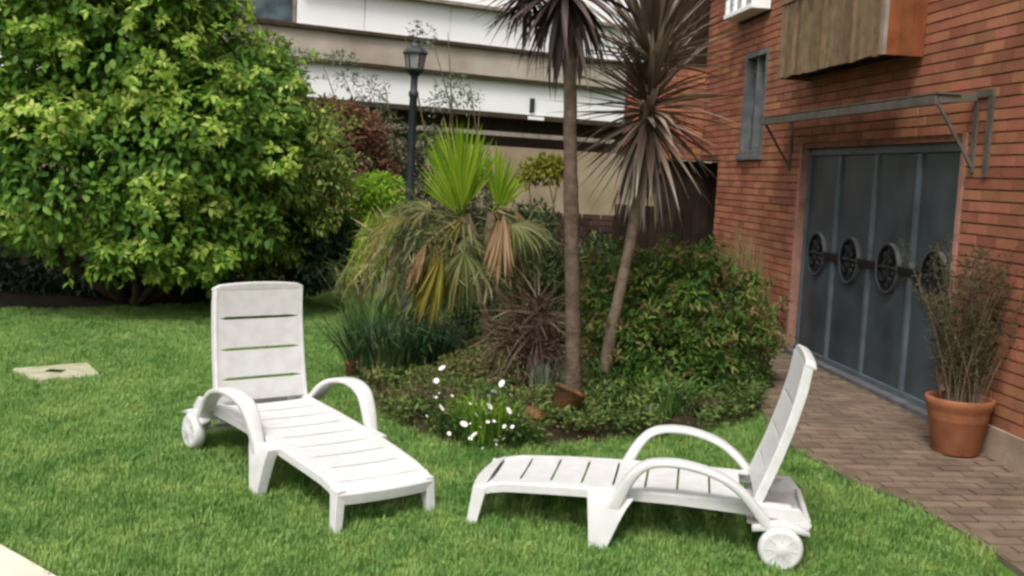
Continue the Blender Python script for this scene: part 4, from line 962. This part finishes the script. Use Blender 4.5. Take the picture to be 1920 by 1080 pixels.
head(C2, A(1215, 212, Yc), 186, .76, .044, L['brownblade'], 15, elev=(-84, 72), name='leaf', core=.09, droop=(.02, .2, .5))
head(C2, A(1224, 105, Yc), 112, .92, .048, L['brownblade'], 16, elev=(8, 88), name='leaf', core=.06, droop=(.0, .1, .3))
# ---- low brown spiky clump at the trunk foot
base = Vector((A(1000, 740, 8.2).x, 8.2, gz(8.2)))
C3 = empty('spiky_clump', base, 'low brown purple spiky clump at the foot of the tall cordyline trunk', 'plant')
MB().tube([(0, 0, -.05), (0, 0, .3), (.02, 0, .62)], [.05, .045, .03], 8).build('stem', M['bark'], C3, smooth=True)
dk = leafmat('dark brown blades', [(.045, .024, .018), (.10, .06, .045), (.22, .15, .11)], trans=.12)
head(C3, base+Vector((0, -.1, .52)), 130, .56, .013, dk, 25, elev=(-75, 40), name='leaf', core=.16, droop=(.3, .8, 1.3))
head(C3, base+Vector((-.15, -.1, .2)), 50, .45, .012, dk, 26, elev=(-20, 60), name='leaf', core=.12, droop=(.4, .8, 1.3))
Ps, Ns = blob_points([PB(970, 650, 8.2, 60), PB(1020, 680, 8.2, 62), PB(1000, 600, 8.3, 50), PB(940, 700, 8.1, 42), PB(1040, 740, 8.1, 40)], 1300, .15, 0, 2, 67); n = len(Ps); rs_ = np.random.default_rng(6)
Ds = Ns*.7+rs_.normal(size=(n, 3))*.6; Ds[:, 2] -= .25
me = leaf_mesh('dry_leaves', Ps, Ds, rs_.normal(size=(n, 3)), rs_.uniform(.10, .26, n), rs_.uniform(.007, .013, n), leafmat('matted brown leaves', [(.05, .028, .018), (.11, .065, .045), (.24, .16, .11), (.10, .12, .05)], trans=.15), T_BL); to_local(me, base); o = inst('dry_leaves', me, C3); o['kind'] = 'stuff'
# ---- green bush on the right of the bed
base = Vector((A(1270, 700, 8.95).x, 8.95, gz(8.95)))
B1 = empty('green_bush', base, 'dense mid green bush with reddish young leaves beside the brick corner', 'bush')
Y = 9.0; bl = [PB(1170, 560, Y, 85), PB(1280, 560, Y, 95), PB(1380, 590, Y, 70), PB(1230, 660, Y-.3, 110), PB(1350, 680, Y-.2, 90), PB(1150, 700, Y-.3, 70), PB(1300, 740, Y-.3, 75), PB(1180, 520, Y+.2, 50), PB(1420, 640, Y+.1, 38), PB(1150, 760, Y-.5, 45), PB(1400, 720, Y-.1, 45), PB(1240, 770, Y-.5, 55), PB(1200, 745, 8.3, 62), PB(1320, 755, 8.4, 60), PB(1120, 740, 8.3, 42), PB(1390, 750, 8.6, 42), PB(1290, 800, 8.1, 32), PB(1170, 790, 8.1, 36), PB(1150, 795, 7.6, 36), PB(1235, 800, 7.6, 38), PB(1315, 785, 7.75, 38), PB(1085, 800, 7.7, 30)]
tree_limbs(B1, base, [Vector(q[0]) for q in bl], .025, M['bark'])
foliage('inner_foliage', bl, 7000, (.04, .07), (.014, .022), L['bush'], B1, shell=.3, seed=81)
sb2 = sub_blobs(bl, 16, 15, .27)
foliage('foliage', sb2, 24000, (.04, .08), (.013, .022), L['bush'], B1, T=T_BL, shell=.6, gap=.16, gscale=4, seed=82)
top = [q for q in sb2 if pxof(q[0])[1] < 620 or pxof(q[0])[0] > 1370]
foliage('young_leaves', top, 3000, (.035, .065), (.010, .016), L['bushtip'], B1, T=T_BL, shell=.9, gap=.1, seed=83, droop=-.2)
shoots(B1, bl[:9], 210, .26, 15, (.045, .08), (.012, .02), L['bushtip'], M['bark'], 203, T=T_BL, upb=.5, droop=.4)
shoots(B1, bl, 260, .22, 15, (.045, .085), (.013, .022), L['bush'], M['bark'], 204, T=T_BL, upb=.3, droop=.5)
# ---- low shrubs between the trunks
base = Vector((A(1010, 470, 9.9).x, 9.9, gz(9.9)))
B2 = empty('green_bush', base, 'dark green bush growing between the fan palm and the tall cordyline trunk', 'bush')
Y = 9.9; bl = [PB(1000, 430, Y, 50), PB(1010, 520, Y, 65), PB(960, 560, Y, 60), PB(1120, 520, Y+.2, 60), PB(1110, 480, Y+.4, 40), PB(1050, 590, Y, 70), PB(880, 600, Y, 60), PB(820, 600, Y, 60)]
tree_limbs(B2, base, [Vector(q[0]) for q in bl], .02, M['bark'])
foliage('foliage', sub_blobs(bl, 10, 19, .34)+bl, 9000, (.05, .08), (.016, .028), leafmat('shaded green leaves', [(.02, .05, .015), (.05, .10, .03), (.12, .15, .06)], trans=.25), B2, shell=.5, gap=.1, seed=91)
base = Vector((A(1030, 400, 13.5).x, 13.5, gz(13.5)))
B3 = empty('yellow_shrub', base, 'small yellow green shrub against the tan wall behind the trunks', 'shrub')
bl = [PB(1025, 318, 13.5, 36, .7), PB(990, 330, 13.5, 22), PB(1050, 320, 13.5, 22)]
tree_limbs(B3, base, [Vector(q[0]) for q in bl], .02, M['bark'])
foliage('foliage', bl, 900, (.06, .1), (.03, .045), L['yellowgreen'], B3, shell=.1, seed=95)
# ---- reeds against the brick wall
base = Vector((A(1395, 560, 10.6).x, 10.6, gz(10.6)))
RD = empty('reed_clump', base, 'olive brown reeds standing against the brick wall left of the garage doors', 'plant')
rr_ = random.Random(3); n = 190; Pp = []; Dd = []; Nn_ = []; Ll = []
for i in range(n):
    px = rr_.gauss(1392, 26); top_ = 400+abs(px-1388)*1.5+rr_.uniform(0, 110); Yr = 10.5+rr_.uniform(-.25, .25); q = A(px, 640, Yr); Pp.append((q.x, q.y, gz(q.y)+.2)); t = A(px+rr_.gauss(0, 9), top_, Yr); d = np.array(t)-np.array(Pp[-1]); Dd.append(d); Ll.append(np.linalg.norm(d)); Nn_.append((rr_.uniform(-1, 1), -1, 0))
me = leaf_mesh('reeds', np.array(Pp), np.array(Dd), np.array(Nn_, float), np.array(Ll), np.full(n, .016), L['reed'], T_BL); to_local(me, base); o = inst('reeds', me, RD); o['kind'] = 'stuff'
# ---- blue green strap leaved clumps
def strap_clump(px, py, Y, n, h, spreadpx, m, label, name='strap_leaf_plant', group=None, w=.016, seed=0, lean=.35):
    r_ = random.Random(seed); base = Vector((A(px, py, Y).x, Y, gz(Y)+.03)); e = empty(name, base, label, 'plant', group)
    b = MB()
    for i in range(n):
        a = r_.uniform(0, 6.28); q = r_.uniform(0, 1)**.6*spreadpx/FPX*Y; x = q*math.cos(a)*.9; y = q*math.sin(a)*.7; l = h*r_.uniform(.6, 1.05); ln_ = r_.uniform(.1, lean)+q*.5; a2 = a+r_.gauss(0, .5)
        dx, dy = math.cos(a2)*ln_*l, math.sin(a2)*ln_*l; sx, sy = -math.sin(a2)*w/2+r_.uniform(-.003, .003), math.cos(a2)*w/2
        ps = [(0, 0, 0), (dx*.25, dy*.25, l*.45), (dx*.65, dy*.65, l*.82), (dx*1.15, dy*1.15, l*(.98-ln_*.25))]
        b.add([(x+p[0]-sx*k_, y+p[1]-sy*k_, p[2]) for p, k_ in zip(ps, (.7, 1, .8, .1))]+[(x+p[0]+sx*k_, y+p[1]+sy*k_, p[2]) for p, k_ in zip(ps, (.7, 1, .8, .1))], [(0, 4, 5, 1), (1, 5, 6, 2), (2, 6, 7, 3)])
    o = b.build('leaves', m, e, fixn=False); o['kind'] = 'stuff'; return e
strap_clump(720, 760, 8.5, 330, .52, 72, L['iris'], 'blue green strap leaved clump at the left edge of the bed', seed=1, lean=.9, w=.013)
strap_clump(800, 760, 8.6, 260, .50, 60, L['iris'], 'blue green strap leaved clump under the hanging palm fronds', seed=2, lean=.9, w=.013)
strap_clump(690, 700, 9.4, 160, .6, 45, L['daisy'], 'fresh green grassy clump behind the small terracotta pot', seed=3, w=.01)
strap_clump(700, 620, 10.5, 180, .8, 55, L['greyfan'], 'grey green grassy clump left of the fan palm', seed=7, w=.012, lean=.6)
strap_clump(905, 855, 6.8, 300, .30, 55, L['lime'], 'fresh green grassy clump at the front edge of the bed', seed=4, w=.007, lean=.5)
strap_clump(1020, 800, 7.9, 60, .35, 30, L['grey'], 'grey green grassy tuft in front of the tall trunk foot', seed=5, w=.010)
strap_clump(1250, 815, 7.7, 80, .28, 60, L['daisy'], 'low grassy clump below the green bush', seed=6, w=.014, lean=.7)
# ---- low herbs with white flowers
def herb(px0, py0, Y, bl, n, m, label, group=None, seed=0, Lr=(.025, .05), Wr=(.009, .017)):
    base = Vector((A(px0, py0, Y).x, Y, gz(Y)+.02)); e = empty('flowering_herb', base, label, 'plant', group)
    tree_limbs(e, base, [Vector(q[0]) for q in bl for _ in range(3)], .006, M['bark'], 'stems')
    foliage('foliage', sub_blobs(bl, 6, seed, .4)+bl, n, Lr, Wr, m, e, shell=.4, gap=.1, gscale=6, seed=seed, droop=0); return e
Y = 7.5
H1 = herb(790, 800, Y, [PB(730, 790, 7.45, 36), PB(770, 820, 7.1, 36), PB(830, 820, 7.0, 40), PB(880, 810, 7.2, 40), PB(780, 775, Y, 48), PB(830, 755, Y, 42), PB(760, 800, Y, 36), PB(820, 800, Y-.1, 42), PB(870, 770, Y+.1, 40), PB(740, 760, Y+.2, 34), PB(715, 790, Y+.1, 24), PB(850, 835, 6.9, 26), PB(800, 735, 7.9, 45)], 14000, L['herb'], 'brownish green low herb with white flowers beside the left lounger', seed=111)
Y = 7.1
H2 = herb(920, 820, Y, [PB(900, 850, 6.75, 26), PB(940, 850, 6.75, 24), PB(985, 830, 6.85, 28), PB(915, 770, Y+.2, 38), PB(950, 790, Y+.2, 36), PB(900, 815, Y, 36), PB(935, 830, Y-.1, 30), PB(870, 830, Y, 32), PB(960, 840, Y-.1, 26)], 9000, L['daisy'], 'green herb with white daisies in front of the brown spiky clump', seed=112)
Y = 7.6
H3 = herb(880, 760, Y+.5, [PB(900, 700, Y+.5, 45), PB(940, 740, Y+.5, 50), PB(850, 710, Y+.5, 40), PB(1000, 780, Y+.4, 40), PB(1100, 800, Y+.2, 34), PB(990, 830, 7.3, 26), PB(1090, 835, 7.3, 26), PB(960, 700, 8.3, 60), PB(1150, 820, 7.4, 30), PB(1220, 815, 7.5, 30), PB(1290, 805, 7.6, 28), PB(1350, 790, 7.7, 28), PB(1100, 830, 7.3, 30), PB(1040, 850, 7.0, 18)], 15000, L['herb'], 'brownish ground cover between the white daisies and the tall trunk', seed=113)
shoots(H1, [PB(780, 790, 7.3, 50), PB(840, 790, 7.2, 50), PB(740, 780, 7.5, 34), PB(810, 750, 7.8, 50)], 260, .17, 12, (.018, .04), (.006, .012), L['herb'], M['bark'], 301, upb=1.0, droop=.2)
shoots(H2, [PB(920, 800, 6.95, 50), PB(960, 830, 6.9, 34), PB(880, 840, 6.85, 34)], 200, .16, 12, (.018, .04), (.006, .011), L['daisy'], M['bark'], 302, upb=1.1, droop=.2)
shoots(H3, [PB(1000, 800, 7.4, 40), PB(1100, 820, 7.3, 36), PB(1200, 820, 7.4, 36), PB(1320, 800, 7.6, 36), PB(940, 740, 8, 50)], 260, .17, 12, (.02, .045), (.007, .013), L['herb'], M['bark'], 303, upb=.9, droop=.3)
def bloom_mesh():
    b = MB(); n = 9
    for k in range(n):
        a = 2*math.pi*k/n; c, s = math.cos(a), math.sin(a)
        b.add([(0, 0, 0), (c*.6-s*.21, s*.6+c*.21, .10), (c, s, .03), (c*.6+s*.21, s*.6-c*.21, .10)], [(0, 3, 2, 1)])
    me = b.mesh('bloom', M['petal']); return me
bme_ = bloom_mesh(); ym = MB().lathe([(0, .10), (.16, .13), (.24, .09), (.26, .04)], 8).mesh('flower_centre', M['yolk'])
fl = [(829, 690, 11, 1), (818, 714, 9, 1), (828, 765, 11, 1), (804, 771, 4, 1), (941, 719, 12, 2), (926, 734, 9, 2), (918, 762, 13, 2), (916, 775, 10, 2), (954, 770, 12, 2), (893, 778, 8, 2), (870, 795, 12, 2), (889, 815, 11, 2), (882, 822, 7, 2), (930, 826, 7, 2), (842, 813, 7, 2), (800, 780, 5, 1), (848, 742, 5, 1), (905, 840, 5, 2), (958, 740, 5, 2)] + [(random.gauss(915, 28), random.gauss(790, 30), random.uniform(3, 7), 2) for _ in range(16)] + [(random.gauss(830, 28), random.gauss(760, 32), random.uniform(3, 6), 1) for _ in range(9)]
for i, (px, py, rp, h) in enumerate(fl):
    e = H1 if h == 1 else H2; P_ = A(px, py, (6.75 if h == 1 else 6.55)+random.uniform(-.1, .1)); rad = rp*.75/FPX*P_.y
    st_ = MB(); foot = Vector((P_.x+random.uniform(-.05, .05), P_.y+.12, gz(P_.y)+.05)); st_.tube([foot-e.location, (foot+P_)/2-e.location+Vector((.01, 0, 0)), P_-e.location], .0022, 4); st_.build('stem', L['daisy'], e)
    o = inst('bloom', bme_, e, P_-e.location, (random.uniform(.5, 1.1), random.uniform(-.3, .3), random.uniform(0, 6)), (rad, rad, rad))
    inst('flower_centre', ym, o)
# ---- leafy ground cover all over the bed
gcp = []; gcn = []
rgc = np.random.default_rng(77)
while len(gcp) < 30000:
    x = rgc.uniform(-2.5, 2.6); y = 6.3+6.7*rgc.random()**1.6
    if not inpoly(x, y, bedpoly): continue
    if noise.noise(Vector((x*3, y*3, 7))) < -.15: continue
    hh_ = (.10+.12*max(0, noise.noise(Vector((x*2, y*2, 1)))))*rgc.random()**.6
    gcp.append((x, y, gz(y)+.05+hh_)); gcn.append((0, 0, 1))
n = len(gcp); gd = rgc.normal(size=(n, 3)); gd[:, 2] = np.abs(gd[:, 2])*.6
me = leaf_mesh('ground_cover', np.array(gcp), gd, np.array(gcn)+rgc.normal(size=(n, 3))*.4, rgc.uniform(.03, .07, n), rgc.uniform(.012, .024, n), leafmat('ground cover leaves', [(.04, .08, .02), (.08, .13, .03), (.15, .24, .05), (.20, .17, .07)], trans=.25), T_SM)
o = inst('ground_cover', me); setp(o, 'low leafy ground cover spread over the soil of the flower bed', 'ground cover', kind='stuff')
# ---- small pot behind the left lounger arm
def pot(e, prof, m, name='pot'):
    b = MB().lathe(prof, 40); return b.build(name, m, e, smooth=True, fixn=True)
P_ = G(660, 712); e = empty('terracotta_pot', P_, 'small orange terracotta pot at the left edge of the flower bed', 'pot')
s_ = .064
pot(e, [(0, 0), (s_*.65, 0), (s_*.85, .12), (s_*1.0, .125), (s_*1.02, .155), (s_*.88, .155), (s_*.8, .12), (0, .115)], M['terracotta'])
MB().lathe([(0, .12), (s_*.8, .122)], 16).build('soil', M['soil'], e)
e2_ = P_+Vector((.02, .03, 0)); pl_ = strap_clump(662, 706, P_.y+.0, 18, .16, 6, L['herb'], 'tiny withered plant growing in the small orange pot', name='potted_plant', seed=14, w=.008); pl_.location = P_+Vector((0, 0, .12))
# ---- old mossy pot on its side by the trunk foot
P_ = Vector((A(1045, 835, 7.25).x, 7.25, gz(7.25)+.02)); e = empty('broken_pot', P_, 'old mossy terracotta pot lying on its side at the front of the bed', 'pot')
o = pot(e, [(0, .0), (.085, 0), (.125, .2), (.14, .2), (.143, .235), (.118, .235), (.108, .19), (.07, .02), (0, .02)], M['oldpot']); o.rotation_euler = (R(-24), R(14), R(-28)); o.location = (0, .0, .075); o.scale = (.8, .8, .8)
o = MB().lathe([(0, 0), (.06, .0), (.085, .05), (.07, .11), (.03, .13), (0, .13)], 9).build('shard', M['oldpot'], e); o.location = (-.19, -.02, 0); o.rotation_euler = (.4, .3, 0)
# ---- plum coloured flower near it
P_ = Vector((A(1120, 815, 7.4).x, 7.4, gz(7.4)+.02)); e = empty('plum_plant', P_, 'small plant with plum purple leaves and pale grey green blades below the bush', 'plant')
b = MB()
for k in range(16):
    a = k*.42; q = A(1120+random.uniform(-14, 14), 795+random.uniform(-14, 18), 7.35)-P_; b.add([q, q+Vector((math.cos(a)*.05, -.02, math.sin(a)*.03)), q+Vector((math.cos(a+.5)*.075, -.03, math.sin(a+.5)*.05)), q+Vector((math.cos(a+1)*.05, 0, math.sin(a+1)*.03))], [(0, 1, 2, 3)])
b.build('plum_leaves', L['plum'], e, fixn=False)
b = MB()
for (a, c, w_) in [((1115, 800), (1105, 770), .03), ((1125, 795), (1180, 778), .025), ((1180, 800), (1225, 760), .04), ((1120, 790), (1085, 782), .025), ((1130, 800), (1165, 790), .02)]:
    p0_ = A(*a, 7.4)-P_; p1_ = A(*c, 7.3)-P_; m__ = (p0_+p1_)/2+Vector((0, 0, .03)); up_ = Vector((0, -.4, 1)).normalized()*w_/2; b.add([p0_, m__+up_, p1_, m__-up_], [(0, 1, 2, 3)])
b.build('pale_blades', L['grey'], e, fixn=False)
MB().tube([(0, 0, -.02), A(1120, 800, 7.36)-P_], [.008, .005], 6).build('stem', M['bark'], e)
# ---- big terracotta pot with wispy plant beside the doors
PY = 7.05; pc = Vector((A(1790, 850, PY).x, PY, gz(PY)+PZ+.004)); 
e = empty('terracotta_pot', pc, 'large terracotta flower pot standing on the paved path by the garage doors', 'pot')
pot(e, [(0, 0), (.150, 0), (.158, .012), (.196, .235), (.203, .245), (.199, .258), (.207, .268), (.203, .285), (.212, .30), (.222, .33), (.230, .345), (.232, .375), (.226, .385), (.212, .385), (.204, .37), (.196, .30), (0, .30)], M['terracotta'])
MB().lathe([(.0, .335), (.1, .34), (.2, .325)], 24).build('soil', M['soil'], e, smooth=True)
e.scale = (.93, .93, .95)
pl = empty('wispy_plant', pc+Vector((0, 0, .31)), 'tall wispy olive brown plant growing in the large terracotta pot', 'plant')
st_ = MB(); Pp = []; Dd = []; rr_ = random.Random(12)
for i in range(60):
    a = rr_.uniform(0, 6.28); q = rr_.uniform(0, .12); x, y = q*math.cos(a), q*math.sin(a); h = rr_.uniform(.55, 1.12); tx = rr_.gauss(.04, .15)+x; ty = rr_.gauss(0, .13)+y-.05
    tx = max(-.38, min(.22, tx))
    p0_ = Vector((x, y, -.02)); p1_ = Vector((x*1.5+tx*.2, y*1.5+ty*.2, h*.5)); p2_ = Vector((tx*1.2, ty*1.2, h)); cur = [(1-t)**2*p0_+2*t*(1-t)*p1_+t*t*p2_ for t in (0, .25, .5, .75, 1)]
    st_.tube(cur, [.0045, .004, .003, .0022, .001], 4)
    for k in range(110):
        t = rr_.uniform(.12, 1)**.8; p = (1-t)**2*p0_+2*t*(1-t)*p1_+t*t*p2_; Pp.append(p+Vector((rr_.gauss(0, .022), rr_.gauss(0, .022), 0))); Dd.append((rr_.gauss(0, 1), rr_.gauss(0, 1), rr_.uniform(-.3, 1.3)))
st_.tube([(-.03, 0, -.02), (-.02, -.02, .5), (.03, -.02, 1.0)], [.012, .010, .006], 7); st_.build('stems', M['palebark'], pl)
n = len(Pp); rg = np.random.default_rng(4)
me = leaf_mesh('foliage', np.array(Pp), np.array(Dd), rg.normal(size=(n, 3)), rg.uniform(.02, .06, n), rg.uniform(.004, .008, n), L['twig'], T_SM); o = inst('foliage', me, pl); o['kind'] = 'stuff'
# ---- trailing plants on the balcony
e = empty('balcony_plant', W(.75, .36, 3.46), 'dark green plant showing above the rail of the timber balcony', 'plant')
foliage('foliage', [(tuple(W(.5, .3, 3.55)), .13, .7), (tuple(W(.9, .3, 3.6)), .16, .8), (tuple(W(1.3, .3, 3.55)), .14, .7)], 700, (.05, .09), (.02, .035), L['dark'], e, shell=.2, seed=121)
# ================================================================== LAMP POST
Yl = 12.2; top_ = A(779, 62, Yl); foot = Vector((A(768, 400, Yl).x-.01, Yl, gz(Yl)))
LP = empty('lamp_post', foot, 'dark green garden lamp post with a frosted lantern head behind the palm', 'lamp post')
H_ = A(778, 140, Yl).z-foot.z
MB().lathe([(.0, 0), (.11, 0), (.11, .12), (.075, .2), (.06, .7), (.062, .75), (.05, .8), (.042, H_-.25), (.055, H_-.23), (.055, H_-.19), (.040, H_-.17), (.038, H_-.02), (.06, H_)], 16).build('post', M['lamp'], LP, smooth=True)
MB().lathe([(.05, H_), (.09, H_+.03), (.105, H_+.05), (.105, H_+.065), (.0, H_+.065)], 8).build('lantern_base', M['lamp'], LP)
MB().lathe([(.085, H_+.066), (.112, H_+.215), (0, H_+.216)], 6).build('lantern_glass', M['lampglass'], LP)
b = MB()
for k in range(6):
    a = 2*math.pi*k/6; b.bar((.09*math.cos(a), .09*math.sin(a), H_+.06), (.117*math.cos(a), .117*math.sin(a), H_+.22), .012, .012)
b.build('lantern_cage', M['lamp'], LP)
MB().lathe([(.0, H_+.218), (.135, H_+.218), (.140, H_+.235), (.10, H_+.275), (.05, H_+.305), (.03, H_+.33), (.018, H_+.335), (.022, H_+.36), (0, H_+.375)], 6).build('lantern_roof', M['lamp'], LP)
